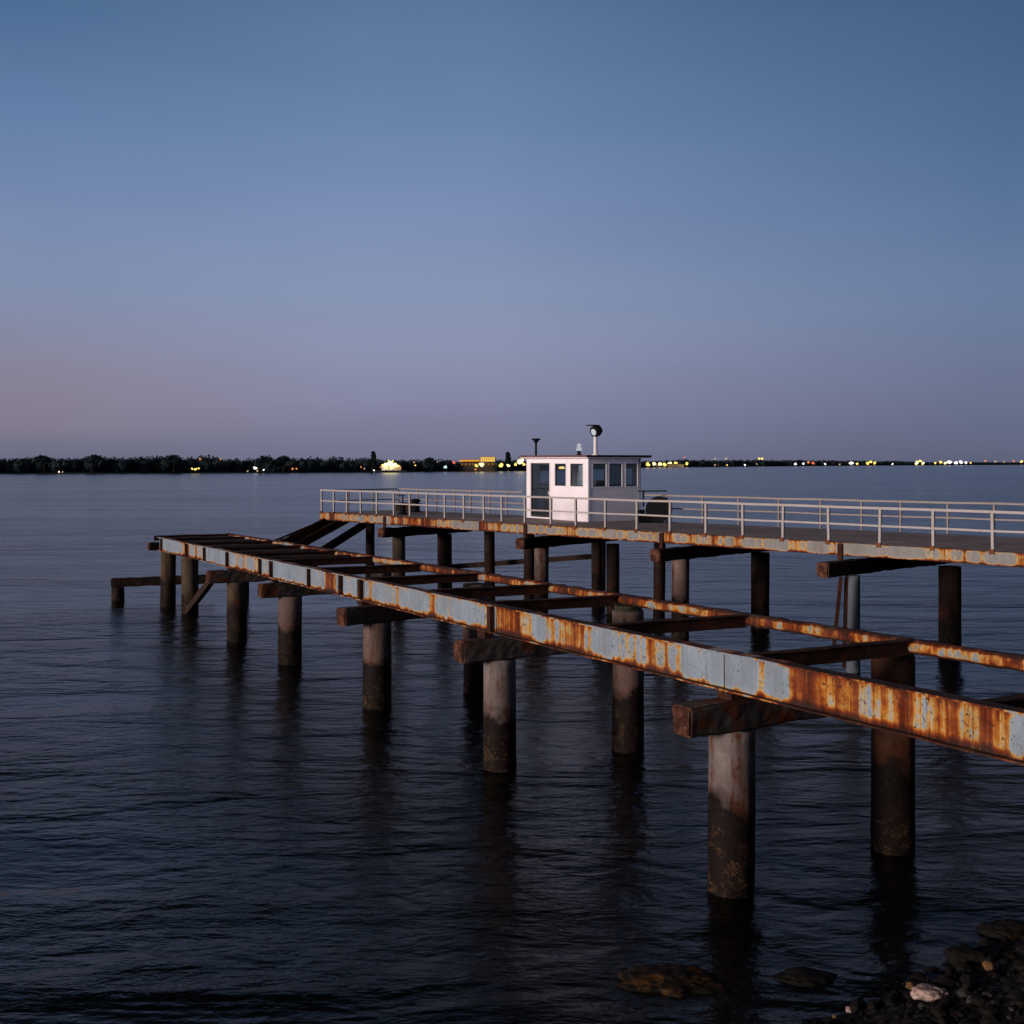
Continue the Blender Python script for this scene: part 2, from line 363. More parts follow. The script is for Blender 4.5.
def rock_bm(r, seed, flat=.6, sub=5):
    bm = bmesh.new(); bmesh.ops.create_icosphere(bm, subdivisions=sub, radius=1)
    for v in bm.verts:
        n = v.co.copy(); k = 1 + .38 * noise.noise(n * 1.1 + Vector((seed * 5.3, 0, seed))) + .14 * noise.noise(n * 3 + Vector((seed, 9, 1))) + .08 * noise.noise(n * 7) + .045 * noise.noise(n * 19)
        v.co = Vector((n.x * r[0], n.y * r[1], n.z * r[2])) * k
    return bm
# gravel: nobody could count it
bm = bmesh.new(); rnd = random.Random(3)
for i in range(2600):
    s_ = rnd.uniform(-.15, 4.2); t_ = rnd.uniform(-3.5, 7.5); p = SP + SN * s_ + tdir * t_
    h = bank_h(p.x, p.y)
    if h < -.12: continue
    r = rnd.choice([.02, .03, .03, .045, .06, .09]) * rnd.uniform(.7, 1.4)
    q = Matrix.Rotation(rnd.uniform(0, 6), 3, 'Z'); sx, sy, sz = rnd.uniform(.7, 1.5), rnd.uniform(.7, 1.1), rnd.uniform(.45, .8)
    mi = rnd.choices([0, 1, 2, 3], [.90, .06, .03, .01])[0]; pc_ = Vector((p.x, p.y, h + r * .25))
    for f in ico(bm, 1, lambda c: q @ Vector((c.x * sx * r, c.y * sy * r, c.z * sz * r)) * rnd.uniform(.88, 1.1) + pc_): f.material_index = mi
o = obj('gravel', bm, [M_rock, M_grey, M_ochre, M_pale]); o['kind'] = 'stuff'

def rock(name, label, u, v, r, mat, z=0, seed=1, group=None, rotz=0):
    p = pz(u, v, z)
    o = obj(name, rock_bm(r, seed), mat, None, Matrix.Translation(p) @ Matrix.Rotation(rotz, 4, 'Z'), smooth=True); return tag(o, label, 'rock', group)
rock('boulder', 'long low dark boulder with orange weed awash in front of the nearest pile', 668, 985, (.62, .36, .15), M_algae, -.03, 2, rotz=-.15)
rock('boulder', 'small black rock barely breaking the water between the orange-weeded boulder and the gravel bank', 806, 978, (.36, .22, .07), M_rock, -.01, 5)
rock('boulder', 'black rock at the top edge of the gravel bank at the right of the view', 1012, 932, (.36, .3, .13), M_rock, .02, 8)
rock('boulder', 'dark rounded rock half buried in gravel behind the pale pink stone', 968, 958, (.24, .2, .13), M_rock, .12, 11)
rock('stone', 'pale pinkish cracked stone lying on the dark gravel bank', 932, 993, (.21, .15, .06), M_pale, .24, 4, rotz=.3)
rock('stone', 'small ochre stone up the bank to the right of the pale pink stone', 988, 966, (.055, .05, .045), M_ochre, .35, 6)
rock('stone', 'small brown stone just left of the pale pink stone', 911, 986, (.05, .045, .04), M_ochre, .15, 9)
rock('stone', 'small grey stone just below and right of the pale pink stone', 972, 1001, (.06, .05, .05), M_grey, .35, 12)
rock('stone', 'small grey stone at the bottom edge of the view below the pale pink stone', 945, 1009, (.05, .045, .04), M_grey, .25, 14)

# ------------------------------------------------------------------ LOWER PIER (ruined)
def ztop(Y): return 3.34 - (Y - 16.8) * .0142
def near_rail(u=None, Y=None):
    # line X = a + k*Y
    P0 = Vector((5.34, 12.53)); P1 = Vector((-14.7, 50.1)); k = (P1.x - P0.x) / (P1.y - P0.y)
    if Y is None:
        t = (u - 512) / F; Y = (P0.x - k * P0.y) / (t - k)
    return Vector((P0.x + k * (Y - P0.y), Y, ztop(Y)))
PERP = Vector((.8825, .47, 0))
def far_rail(u=None, Y=None):
    P0 = Vector((7.0, 16.42)); k = -.5294
    if Y is None:
        t = (u - 512) / F; Y = (P0.x - k * P0.y) / (t - k)
    return Vector((P0.x + k * (Y - P0.y), Y, ztop(Y)))
pier = thing('ruined_pier', 'long rusty open steel pier frame with pale blue peeling girder on concrete piles', 'pier', (-4, 31, 0))

GH = .54
def girder(p0, p1, parent, mat, h=GH, fl=.24, web=.03, name='girder'):
    a = p0 - Vector((0,0,h/2)); b = p1 - Vector((0,0,h/2)); l = (b - a).length; bm = bmesh.new()
    box(bm, -l/2, l/2, -web/2, web/2, -h/2 + .022, h/2 - .022)
    box(bm, -l/2, l/2, -fl/2, fl/2, h/2 - .022, h/2); box(bm, -l/2, l/2, -fl/2, fl/2, -h/2, -h/2 + .022)
    subdiv_x(bm, max(6, int(l / .35))); roughen(bm, .012, 1.7, a.x)
    M = frame(a, b); return obj(name, bm, mat, parent, M), M
cuts = [near_rail(Y=50.1), near_rail(u=365), near_rail(u=497), near_rail(u=725), near_rail(Y=8.4)]
stiff_u = [163, 188, 206, 229, 262, 273, 311, 343]
segs = []
for a, b in zip(cuts, cuts[1:]):
    d = (b - a).normalized()
    g_, M = girder(a + d * .015, b - d * .015, pier, M_girder); segs.append((a, b, g_, M))
def stiffener(p, g_, w=.07, mat=M_darkrust, dep=.1):
    d = (cuts[-1] - cuts[0]).normalized(); a = p - Vector((0, 0, GH - .024)); b = p - Vector((0, 0, .024))
    # on the near (camera) face of the web
    M = frame(p - d * w/2, p + d * w/2); M.translation = p - Vector((0,0,GH/2)) - PERP * (.017 + dep/2)
    bm = bmesh.new(); box(bm, -w/2, w/2, -dep/2, dep/2, -GH/2 + .024, GH/2 - .024); obj('stiffener', bm, mat, g_, M)
for u in stiff_u:
    stiffener(near_rail(u=u), segs[0][2], .05 if u not in (229, 273, 343) else .10)
stiffener(near_rail(u=363), segs[0][2], .16, M_darkrust, .105)
stiffener(near_rail(u=494), segs[1][2], .14, M_darkrust, .105)
# far rail: a shallow rounded channel
for Ya, Yb in ((53.8, 40.7), (40.7, 31.2), (31.2, 25.3), (25.3, 18.2), (18.2, 11.2)):
    a, b = far_rail(Y=Ya), far_rail(Y=Yb); d = (b - a).normalized(); a = a + d * .01 - Vector((0,0,.11)); b = b - d * .01 - Vector((0,0,.11)); l = (b - a).length
    bm = bmesh.new(); pr = [(-.08, -.11), (-.02, -.11), (.055, -.095), (.085, -.04), (.085, .045), (.05, .098), (-.02, .11), (-.08, .11)]
    ra = [bm.verts.new((-l/2, y * -1, z)) for y, z in pr]; rb = [bm.verts.new((l/2, y * -1, z)) for y, z in pr]
    # rounded side faces the camera
    for v in ra + rb: v.co.y = v.co.y
    for i in range(8): bm.faces.new((ra[i], ra[(i+1)%8], rb[(i+1)%8], rb[i]))
    bm.faces.new(ra[::-1]); bm.faces.new(rb)
    subdiv_x(bm, int(l / .12)); roughen(bm, .022, 4.0, Ya); roughen(bm, .012, 14, Ya)
    M = frame(a, b)
    obj('side_rail', bm, M_rail, pier, M, smooth=True)
# cross beams
for Y in (53.3, 50.9, 47.4, 44.2, 40.9, 37.8, 34.5, 31.2, 27.9, 25.3, 21.6, 18.2, 14.7):
    b = far_rail(Y=Y); Yn = Y - 3.29 * .47 - .02; a = near_rail(Y=Yn)
    d = (b - a); d.normalize(); a = a + d * .13 - Vector((0,0,.13)); b = b - d * .08 - Vector((0,0,.12)); l = (b - a).length
    bm = bmesh.new(); box(bm, -l/2, l/2, -.012, .012, -.09, .09); box(bm, -l/2, l/2, -.09, .09, .09, .11); box(bm, -l/2, l/2, -.09, .09, -.11, -.09)
    subdiv_x(bm, 8); roughen(bm, .02, 1.5, Y)
    obj('cross_beam', bm, M_darkrust, pier, frame(a, b))
# a few loose boards left at the far end
for Yc, w in ((52.2, .9), (49.3, 1.1), (46.1, .7), (42.7, .8), (39.6, .5)):
    b = far_rail(Y=Yc); a = near_rail(Y=Yc - 1.55); d = (b - a).normalized()
    bm = bmesh.new(); l = (b - a).length - .36; box(bm, -l/2, l/2, -w/2, w/2, -.03, .03); subdiv_x(bm, 6); roughen(bm, .03, 1.4, Yc)
    M = frame(a + d * .16 + Vector((0,0,.0)), b - d * .12 + Vector((0,0,.0))); M.translation = M.translation - Vector((0,0,.10)); obj('deck_board', bm, M_darktimber, pier, M)

def pile(parent, p, r, top, mat, seed=0, name='pile', lean=None, n=26):
    if lean is None: lean = .010 * math.sin(seed * 2.3)
    bm = bmesh.new(); rows = max(10, int((top + 1.2) / .09)); rings = []
    for j in range(rows + 1):
        z = -1.2 + (top + 1.2) * j / rows; ring = []
        for i in range(n):
            t = 2 * math.pi * i / n; q = Vector((math.cos(t), math.sin(t), 0))
            k = 1 + .035 * noise.noise(Vector((q.x, q.y, z * .8)) + Vector((seed, seed * 2, 0)))
            if z < 1.0: k += .05 * max(0, 1.0 - z) * (noise.noise(Vector((q.x * 4, q.y * 4, z * 5 + seed))) * .8 + .2)
            ring.append(bm.verts.new(q * r * k + Vector((lean * z, 0, z))))
        rings.append(ring)
    for a, b in zip(rings, rings[1:]):
        for i in range(n): bm.faces.new((a[i], a[(i+1)%n], b[(i+1)%n], b[i]))
    bm.faces.new(rings[-1]); bm.faces.new(rings[0][::-1])
    return obj(name, bm, mat, parent, Matrix.Translation((p.x, p.y, 0)), smooth=True)
def cap_beam(parent, p0, p1, zt, h, w, mat, name='cap_beam', seed=0, endmat=None):
    a = Vector((p0.x, p0.y, zt - h/2)); b = Vector((p1.x, p1.y, zt - h/2)); l = (b - a).length
    bm = bmesh.new(); box(bm, -l/2, l/2, -w/2, w/2, -h/2, h/2)
    bmesh.ops.bevel(bm, geom=bm.edges[:], offset=.035, segments=2, affect='EDGES')
    subdiv_x(bm, max(6, int(l / .12))); subdiv_x(bm, 5, 1); subdiv_x(bm, 5, 2); roughen(bm, .022, 2.2, seed); roughen(bm, .012, 8, seed)
    bm.normal_update()
    if endmat:
        for f in bm.faces:
            if f.normal.x < -.6 and f.calc_center_median().x < -l/2 + .05: f.material_index = 1
    return obj(name, bm, [mat, endmat] if endmat else mat, parent, frame(a, b))

# bents: (near pile u, water v, material, cap z top, cap overhang)
bents = [(731, 890, M_pilegrey, 2.68, .92), (500, 768, M_pilegrey, 2.56, .92), (377, 707, M_pile, 2.50, 1.05), (290, 663, M_pile, 2.42, .95), (237, 641, M_pilegreen, 2.40, 1.0)]
for i, (u, v, m, zt, oh) in enumerate(bents):
    p = pz(u, v, 0); h = .42
    q = far_rail(Y=p.y + 1.55) ; q = Vector((q.x, q.y, 0))
    if i == 0: q = Vector((5.9, 18.6, 0))
    if i == 1: q = Vector((2.42, 25.05, 0))
    if i == 2: q = Vector((-.94, 31.4, 0))
    d = (Vector((q.x, q.y, 0)) - Vector((p.x, p.y, 0))).normalized()
    cap_beam(pier, p - d * oh, q - d * (.36), zt, h, .40, M_cap, seed=i, endmat=M_capend)
    pile(pier, p, (.325, .32, .345, .35, .325)[i], zt - h - .004, m, seed=i * 7 + 1)
    if i != 4: pile(pier, q, .33, ztop(q.y) - .32, M_pilerust if i in (0,) else M_pile, seed=i * 7 + 4)
    # steel packer between cap and girder
    rz = ztop(p.y) - GH; c = near_rail(Y=p.y); bm = bmesh.new(); hh = (rz - zt - .004)
    if hh > .02:
        box(bm, -.16, .16, -.09, .09, -hh/2, hh/2); dd = (cuts[-1] - cuts[0]).normalized(); M = frame(c - dd, c + dd); M.translation = Vector((c.x, c.y, zt + .004 + hh/2 - .003)); obj('bearing_block', bm, M_darkrust, pier, M)
# crown of growth and an iron collar on top of the bare far piles
for (x, y) in ((5.9, 18.6), (2.42, 25.05)):
    bm = bmesh.new(); zt = ztop(y) - .315; cyl(bm, Vector((0, 0, -.05)), Vector((0, 0, .06)), .30, .30, 20)
    subdiv_x(bm, 3, 2); roughen(bm, .03, 5, x)
    obj('pile_collar', bm, simple('verdigris_collar', (.035, .042, .028), .9, .5, 12, .5, c2=(.06, .025, .012)), pier, Matrix.Translation((x, y, zt + .055)))
# far end: two crooked timber piles, end cap, broken brace
p1 = pz(168, 606, 0); p2 = pz(190, 613, 0)
cap_beam(pier, py(151, 49.9), py(236, 53.6), 2.62, .34, .34, M_darktimber, seed=9, endmat=M_capend) if False else None
pile(pier, p1, .31, ztop(50) - GH - .01, M_pilegreen, seed=31); pile(pier, p2, .33, ztop(47.7) - GH - .02, M_pilegreen, seed=37)
pile(pier, Vector((-11.6, 51.5, 0)), .31, ztop(51.5) - .24, M_piledark, seed=41)
a = near_rail(Y=50.55) - PERP * .38; b = near_rail(Y=50.55) + PERP * 2.9 + Vector((0, 0, 0))
a.z = b.z = 0; cap_beam(pier, a, Vector((b.x, b.y + .3, 0)), 2.62, .34, .3, M_darktimber, seed=9, endmat=M_capend)
a = py(211, 40.5, 0); a.z = 2.0; b = py(188, 44.5, 0); b.z = 6 - (611 - HV) / F * 44.5
bm = bmesh.new(); l = (b - a).length; box(bm, -l/2, l/2, -.09, .09, -.13, .13); subdiv_x(bm, 5); roughen(bm, .02, 2, 4); obj('broken_brace', bm, M_darktimber, pier, frame(a, b))

# low fender frame off the end of the pier
fender = thing('fender_frame', 'low dark timber beam on a stubby post in the water left of the pier end', 'fender', pz(118, 600, 0))
pile(fender, pz(118, 600, 0), .27, .56, M_piledark, seed=51, name='post')
None and pile(fender, Vector((-13.75, 53.5, 0)), .25, .60, M_piledark, seed=55, name='post')
cap_beam(fender, Vector((-17.35, 51.9, 0)), Vector((-13.3, 53.7, 0)), .97, .38, .32, M_darktimber, seed=13, name='fender_beam')

# ------------------------------------------------------------------ UPPER JETTY
jet = thing('jetty', 'long raised jetty with rust streaked pale edge girder and white railings', 'jetty', (4, 44, 0))
DZ = 3.65
FA = Vector((-8.9, 55.8)); FB = Vector((13.08, 30.65)); fdir = (FB - FA).normalized(); FB2 = FB + fdir * 13
BA = Vector((-5.5, 58.8)); BB = Vector((15.9, 37.3)); bdir = (BB - BA).normalized(); BB2 = BB + bdir * 15
def slab(poly, z0, z1):
    bm = bmesh.new(); a = [bm.verts.new((p[0], p[1], z0)) for p in poly]; b = [bm.verts.new((p[0], p[1], z1)) for p in poly]; n = len(poly)
    bm.faces.new(a[::-1]); bm.faces.new(b)
    for i in range(n): bm.faces.new((a[i], a[(i+1)%n], b[(i+1)%n], b[i]))
    return bm
ang = math.atan2(fdir.y, fdir.x); C0 = Vector((FA.x, FA.y, 0))
RM = Matrix.Translation(C0) @ Matrix.Rotation(ang, 4, 'Z'); RI = RM.inverted()
def loc2(p): q = RI @ Vector((p[0], p[1], 0)); return (q.x, q.y)
inn = Vector((-fdir.y, fdir.x)); inn = inn if inn.y > 0 else -inn
fo = .06
obj('deck', slab([loc2(FA + inn * fo), loc2(FB2 + inn * fo), loc2(BB2), loc2(BA)], DZ - .14, DZ), M_deck, jet, RM)
def front(u): # point of deck front edge seen at pixel column u
    t = (u - 512) / F; k = fdir.x / fdir.y; Y = (FA.x - k * FA.y) / (t - k); return Vector((FA.x + k * (Y - FA.y), Y, DZ))
def back(u):
    t = (u - 512) / F; k = bdir.x / bdir.y; Y = (BA.x - k * BA.y) / (t - k); return Vector((BA.x + k * (Y - BA.y), Y, DZ))
# edge girder segments with joints
ends = [Vector((*FA, DZ)), front(386), front(480), front(527), front(663), front(842), Vector((*FB2, DZ))]
dz = [0, -.02, -.05, -.02, -.01, -.01]
for i, (a, b) in enumerate(zip(ends, ends[1:])):
    d = (b - a).normalized(); H = .36; a2 = a + d * .012 + Vector((0, 0, -H/2 + .02 + dz[i] * .3)); b2 = b - d * .012 + Vector((0, 0, -H/2 + .02 + dz[i] * .3)); l = (b2 - a2).length
    bm = bmesh.new(); box(bm, -l/2, l/2, -.055, .055, -H/2, H/2); bmesh.ops.bevel(bm, geom=bm.edges[:], offset=.012, segments=1, affect='EDGES')
    subdiv_x(bm, max(6, int(l / .4))); roughen(bm, .012, 1.3, i); obj('edge_girder', bm, M_fascia, jet, frame(a2, b2))
for u in (386, 527, 663, 842):
    p = front(u); M = frame(p - Vector((*fdir, 0)), p + Vector((*fdir, 0))); M.translation = p + Vector((0, 0, -.30)) - Vector((inn.x, inn.y, 0)) * .085
    bm = bmesh.new(); box(bm, -.08, .08, -.028, .028, -.30, .30); obj('joint_plate', bm, M_darkrust, jet, M)
# joists under the deck, back edge
a = Vector((*BA, DZ - .32)); b = Vector((*BB2, DZ - .32)); l = (b - a).length; bm = bmesh.new(); box(bm, -l/2, l/2, -.06, .06, -.17, .17); obj('edge_girder', bm, M_darkrust, jet, frame(a, b))
a = Vector((*(FA + inn * .1), DZ - .32)); b = Vector((*BA, DZ - .32)); l = (b - a).length; bm = bmesh.new(); box(bm, -l/2 + .03, l/2 - .08, -.06, .06, -.17, .17); obj('end_girder', bm, M_darkrust, jet, frame(a, b))
for off in (1.3, 2.6):
    a = Vector((*(FA + inn * off + fdir * .3), DZ - .30)); b = Vector((*(FB2 + inn * off * 1.4), DZ - .30)); l = (b - a).length
    bm = bmesh.new(); box(bm, -l/2, l/2, -.08, .08, -.155, .155); obj('joist', bm, M_darktimber, jet, frame(a, b))
# caps and piles
caps = [((8.72, 33.75), (14.0, 38.6), 3.16), ((4.62, 38.95), (9.6, 44.2), 3.16), ((.27, 44.8), (4.6, 50.4), 3.14), ((-5.62, 51.3), (-2.0, 55.9), 3.16)]
for i, (a, b, zt) in enumerate(caps): cap_beam(jet, Vector((*a, 0)), Vector((*b, 0)), zt, .40, .40, M_darktimber, seed=i + 20, endmat=M_capend)
zt = 2.755
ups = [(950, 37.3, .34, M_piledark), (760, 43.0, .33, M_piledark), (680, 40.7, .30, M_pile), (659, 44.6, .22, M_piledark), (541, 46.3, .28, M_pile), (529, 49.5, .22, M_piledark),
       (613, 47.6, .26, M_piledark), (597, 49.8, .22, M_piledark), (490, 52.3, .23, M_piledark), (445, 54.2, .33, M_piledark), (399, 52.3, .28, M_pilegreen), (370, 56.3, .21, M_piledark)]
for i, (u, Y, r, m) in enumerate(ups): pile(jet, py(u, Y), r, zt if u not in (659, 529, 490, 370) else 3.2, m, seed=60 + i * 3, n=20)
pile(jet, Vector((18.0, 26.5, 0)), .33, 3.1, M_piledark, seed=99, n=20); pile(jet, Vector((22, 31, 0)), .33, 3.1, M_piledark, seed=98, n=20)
pile(jet, py(853, 34.3), .20, zt, M_greypipe, seed=97, name='steel_pipe_pile', n=20)
for (ua, va, ub, vb, Y) in ((841, 577, 833, 655, 33.6), (846.5, 577, 844, 668, 33.7)):
    a = py(ua, Y, 6 - (va - HV) / F * Y); b = py(ub, Y, 6 - (vb - HV) / F * Y); bm = bmesh.new(); bar(bm, a, b, .09, .09) ; obj('brace_bar', bm, M_darkrust if ub != 843 else M_capend, jet)
a = py(440, 55, 6 - (567.5 - HV) / F * 55); b = py(592, 51.3, 6 - (556.5 - HV) / F * 51.3)
bm = bmesh.new(); l = (b - a).length; box(bm, -l/2, l/2, -.12, .12, -.11, .11); obj('waling', bm, M_darktimber, jet, frame(a, b))

# railings -----------------------------------------------------------------
RH = 1.03
def railing(pts_path, posts, mat, parent, ph=.07, name='railing', rl=.05):
    bm = bmesh.new()
    for (a, b) in zip(pts_path, pts_path[1:]):
        for hh, w in ((RH, rl * 1.25), (RH * .52, rl)):
            n = max(2, int((b - a).length / 1.5)); prev = None
            for k in range(n + 1):
                q = a.lerp(b, k / n) + Vector((0, 0, hh + .022 * noise.noise(Vector((a.x + k, hh * 9, 0)))))
                if prev is not None: bar(bm, prev, q, w * .8, w)
                prev = q
    r = obj(name, bm, mat, parent)
    pb = bmesh.new(); box(pb, -ph/2, ph/2, -ph/2, ph/2, 0, RH - rl * .62); bmesh.ops.bevel(pb, geom=pb.edges[:], offset=.01, segments=1, affect='EDGES')
    po = None; bo = None
    for p in posts:
        M = Matrix.Translation(p) @ Matrix.Rotation(ang, 4, 'Z') @ Matrix.Rotation(random.uniform(-.02, .02), 4, 'Y')
        if po is None: po = obj('railing_post', pb, mat, r, M)
        else: copyof(po, r, M)
    return r
iv = Vector((inn.x, inn.y, 0)); up = Vector((0, 0, .02))
fu = [334, 347, 361, 377, 394, 410, 427, 445, 464, 484, 502, 525, 551, 576, 605.6, 637, 670, 706, 743, 783, 829, 880, 933.5, 993]
fposts = [Vector((*FA, DZ)) + Vector((*fdir, 0)) * .1 + up] + [front(u) + up for u in fu]
p = front(993)
while True:
    p = p + Vector((*fdir, 0)) * 1.9
    if (Vector((p.x, p.y)) - FA).dot(fdir) > (FB2 - FA).length: break
    fposts.append(p + up)
railing([Vector((*FA, DZ)) + up, Vector((*FB2, DZ)) + up], fposts, M_railpost, jet, .08, rl=.055)
# rust blister under each front post
bb = bmesh.new(); box(bb, -.07, .07, -.012, .012, -.08, .05); subdiv_x(bb, 5); roughen(bb, .02, 9); b0 = None
for q in fposts:
    M = frame(q - Vector((*fdir, 0)), q + Vector((*fdir, 0))); M.translation = q - iv * .073
    if b0 is None: b0 = obj('post_bracket', bb, M_bolt, jet, M)
    else: copyof(b0, jet, M)
# back railing: left piece, then right of the cabin
bu = [400, 419, 438, 456, 472, 491, 508]
bi = Vector((0, 0, .004))
railing([Vector((*BA, DZ)) - iv * .08, back(524) - iv * .08], [back(u) - iv * .08 for u in bu], M_railpost2, jet, .065, rl=.05)
endb = Vector((*BB2, DZ)) - iv * .08
bu = [668, 704, 740, 780, 822, 863, 902, 949, 995]
bposts = [back(u) - iv * .08 for u in bu]; p = back(995) - iv * .08
for k in range(5): p = p + Vector((*bdir, 0)) * 2.2; bposts.append(p.copy())
railing([back(646) - iv * .08, endb], bposts, M_railpost2, jet, .065, rl=.05)
# end railing
ea = Vector((*(FA + inn * .15), DZ)); eb = Vector((*(BA - inn * .15), DZ))
railing([ea, eb], [ea.lerp(eb, t) for t in (.33, .66)], M_railpost2, jet, .065, rl=.05)

# stairs / gangway down from the jetty's end
gang = thing('access_stair', 'steep dark rusty stair with lattice side leading down from the far jetty end', 'stair', (-9.6, 52, 0))
A1, A2 = Vector((-8.5, 55.9, 3.32)), Vector((-10.75, 50.2, 1.95)); B1, B2 = A1 + Vector((.75, .55, 0)), A2 + Vector((.75, .55, 0))
for i, (a, b) in enumerate(((A1, A2), (B1, B2))):
    bm = bmesh.new(); l = (b - a).length; box(bm, -l/2, l/2, -.05, .05, -.19, .19); obj('stringer', bm, M_darkrust, gang, frame(a, b))
up2 = Vector((0, 0, .42)); bm = bmesh.new(); bar(bm, A1 + up2 * .2, A2 + up2, .07, .07)
for k in range(9):
    q0 = A1.lerp(A2, k / 9) + up2 * (.2 + .8 * k / 9); q1 = A1.lerp(A2, (k + .5) / 9); q2 = A1.lerp(A2, (k + 1) / 9) + up2 * (.2 + .8 * (k + 1) / 9)
    bar(bm, q0, q1, .045, .045); bar(bm, q1, q2, .045, .045)
obj('lattice', bm, M_cap, gang)
tb = bmesh.new(); w = (B1 - A1).length - .12; box(tb, -w/2, w/2, -.13, .13, -.02, .02); t0 = None
for k in range(1, 10):
    a = A1.lerp(A2, k / 10); b = B1.lerp(B2, k / 10); M = frame(a, b)
    if t0 is None: t0 = obj('tread', tb, M_darktimber, gang, M)
    else: copyof(t0, gang, M)

bm = bmesh.new(); a, b = Vector((-6.9, 57.4, 3.12)), Vector((-9.3, 51.3, 1.45)); l = (b - a).length; box(bm, -l/2, l/2, -.12, .12, -.15, .15); obj('raking_strut', bm, M_darktimber, jet, frame(a, b))
# ------------------------------------------------------------------ CABIN
CC = Vector((2.99, 47.0)); dL = Vector((-.53, .848)); dR = Vector((.848, .53)); wL, wR = 4.48, 2.6; CH = 2.50; z0 = DZ + .004
# platform under the cabin, proud of the deck's back edge
pc = [CC + dR * (wR - 1.0) + dL * .05, CC + dR * (wR + .35) - dL * .15, CC + dR * (wR + .35) + dL * (wL + .3), CC - dR * .2 + dL * (wL + .3), CC + dL * (wL - .6) + dR * .4]
obj('cabin_platform', slab([(p.x, p.y) for p in pc], DZ - .16, DZ - .004), M_deck, jet)
for q in (CC + dR * 2.5 + dL * 2.6,): pile(jet, Vector((q.x, q.y, 0)), .2, DZ - .165, M_piledark, seed=q.x, n=16)
cabin = thing('jetty_cabin', 'small white flat roofed cabin with a tall glass door and square windows on the jetty', 'cabin', (CC.x, CC.y, DZ))
def face_t(u, o, d):   # distance along a wall from o in direction d at pixel column u
    t = (u - 512) / F; return (t * o.y - o.x) / (d.x - t * d.y)
WT = .08
def wall(o, d, length, holes, inset=0.0, mats=M_white):
    """o = outer start corner, d along, inward is +90deg; holes = (x0,x1,z0,z1)"""
    M = frame(Vector((o.x, o.y, 0)), Vector(((o + d).x, (o + d).y, 0))); M.translation = Vector((o.x, o.y, z0))
    xs = sorted({inset, length - inset, *[h[0] for h in holes], *[h[1] for h in holes]}); zs = sorted({0, CH, *[h[2] for h in holes], *[h[3] for h in holes]})
    bm = bmesh.new()
    for x0, x1 in zip(xs, xs[1:]):
        for a, b in zip(zs, zs[1:]):
            cx, cz = (x0 + x1)/2, (a + b)/2
            if any(h[0] < cx < h[1] and h[2] < cz < h[3] for h in holes): continue
            box(bm, x0, x1, 0, WT, a, b)
    return obj('wall', bm, mats, cabin, M), M
glass = bpy.data.materials.new('window_glass'); glass.use_nodes = True
t_ = glass.node_tree; t_.nodes.clear(); oo = t_.nodes.new('ShaderNodeOutputMaterial'); ms = t_.nodes.new('ShaderNodeMixShader'); tr = t_.nodes.new('ShaderNodeBsdfTransparent')
gl = t_.nodes.new('ShaderNodeBsdfGlossy'); gl.inputs['Roughness'].default_value = .02; tr.inputs[0].default_value = (.72, .78, .80, 1)
fr = t_.nodes.new('ShaderNodeLayerWeight'); fr.inputs[0].default_value = .5; pw = t_.nodes.new('ShaderNodeMath'); pw.operation = 'POWER'; t_.links.new(fr.outputs['Facing'], pw.inputs[0]); pw.inputs[1].default_value = 3.0; pw2 = t_.nodes.new('ShaderNodeMath'); pw2.operation = 'MULTIPLY_ADD'; t_.links.new(pw.outputs[0], pw2.inputs[0]); pw2.inputs[1].default_value = .7; pw2.inputs[2].default_value = .05; t_.links.new(pw2.outputs[0], ms.inputs[0]); t_.links.new(tr.outputs[0], ms.inputs[1]); t_.links.new(gl.outputs[0], ms.inputs[2]); t_.links.new(ms.outputs[0], oo.inputs[0])
def window(M, h, curtain=None, name='window', fw=.035):
    x0, x1, a, b = h; bm = bmesh.new()
    for q in ((x0, x0+fw, a, b), (x1-fw, x1, a, b), (x0+fw, x1-fw, a, a+fw), (x0+fw, x1-fw, b-fw, b)): box(bm, q[0], q[1], .018, .06, q[2], q[3])
    w = obj(name, bm, M_frame, cabin, M)
    bm = bmesh.new(); box(bm, x0+fw, x1-fw, .036, .042, a+fw, b-fw); obj('pane', bm, glass, w, M)
    if curtain:
        bm = bmesh.new(); n = 28; f0, f1 = curtain; pr = None
        for k in range(n + 1):
            x = x0 + (x1 - x0) * (f0 + (f1 - f0) * k / n); y = .13 + .02 * math.sin(k * 1.3)
            v = (bm.verts.new((x, y, a - .05)), bm.verts.new((x, y, b)))
            if pr: bm.faces.new((pr[0], v[0], v[1], pr[1]))
            pr = v
        cu = obj('curtain', bm, M_curtain, w, M); so = cu.modifiers.new('thick', 'SOLIDIFY'); so.thickness = .006
    # outer trim, white
    bm = bmesh.new(); tw = .05
    for q in ((x0-tw, x0-.002, a-tw, b+tw), (x1+.002, x1+tw, a-tw, b+tw), (x0-.002, x1+.002, a-tw, a-.002), (x0-.002, x1+.002, b+.002, b+tw)): box(bm, q[0], q[1], -.014, -.001, q[2], q[3])
    obj('trim', bm, M_white, w, M); return w
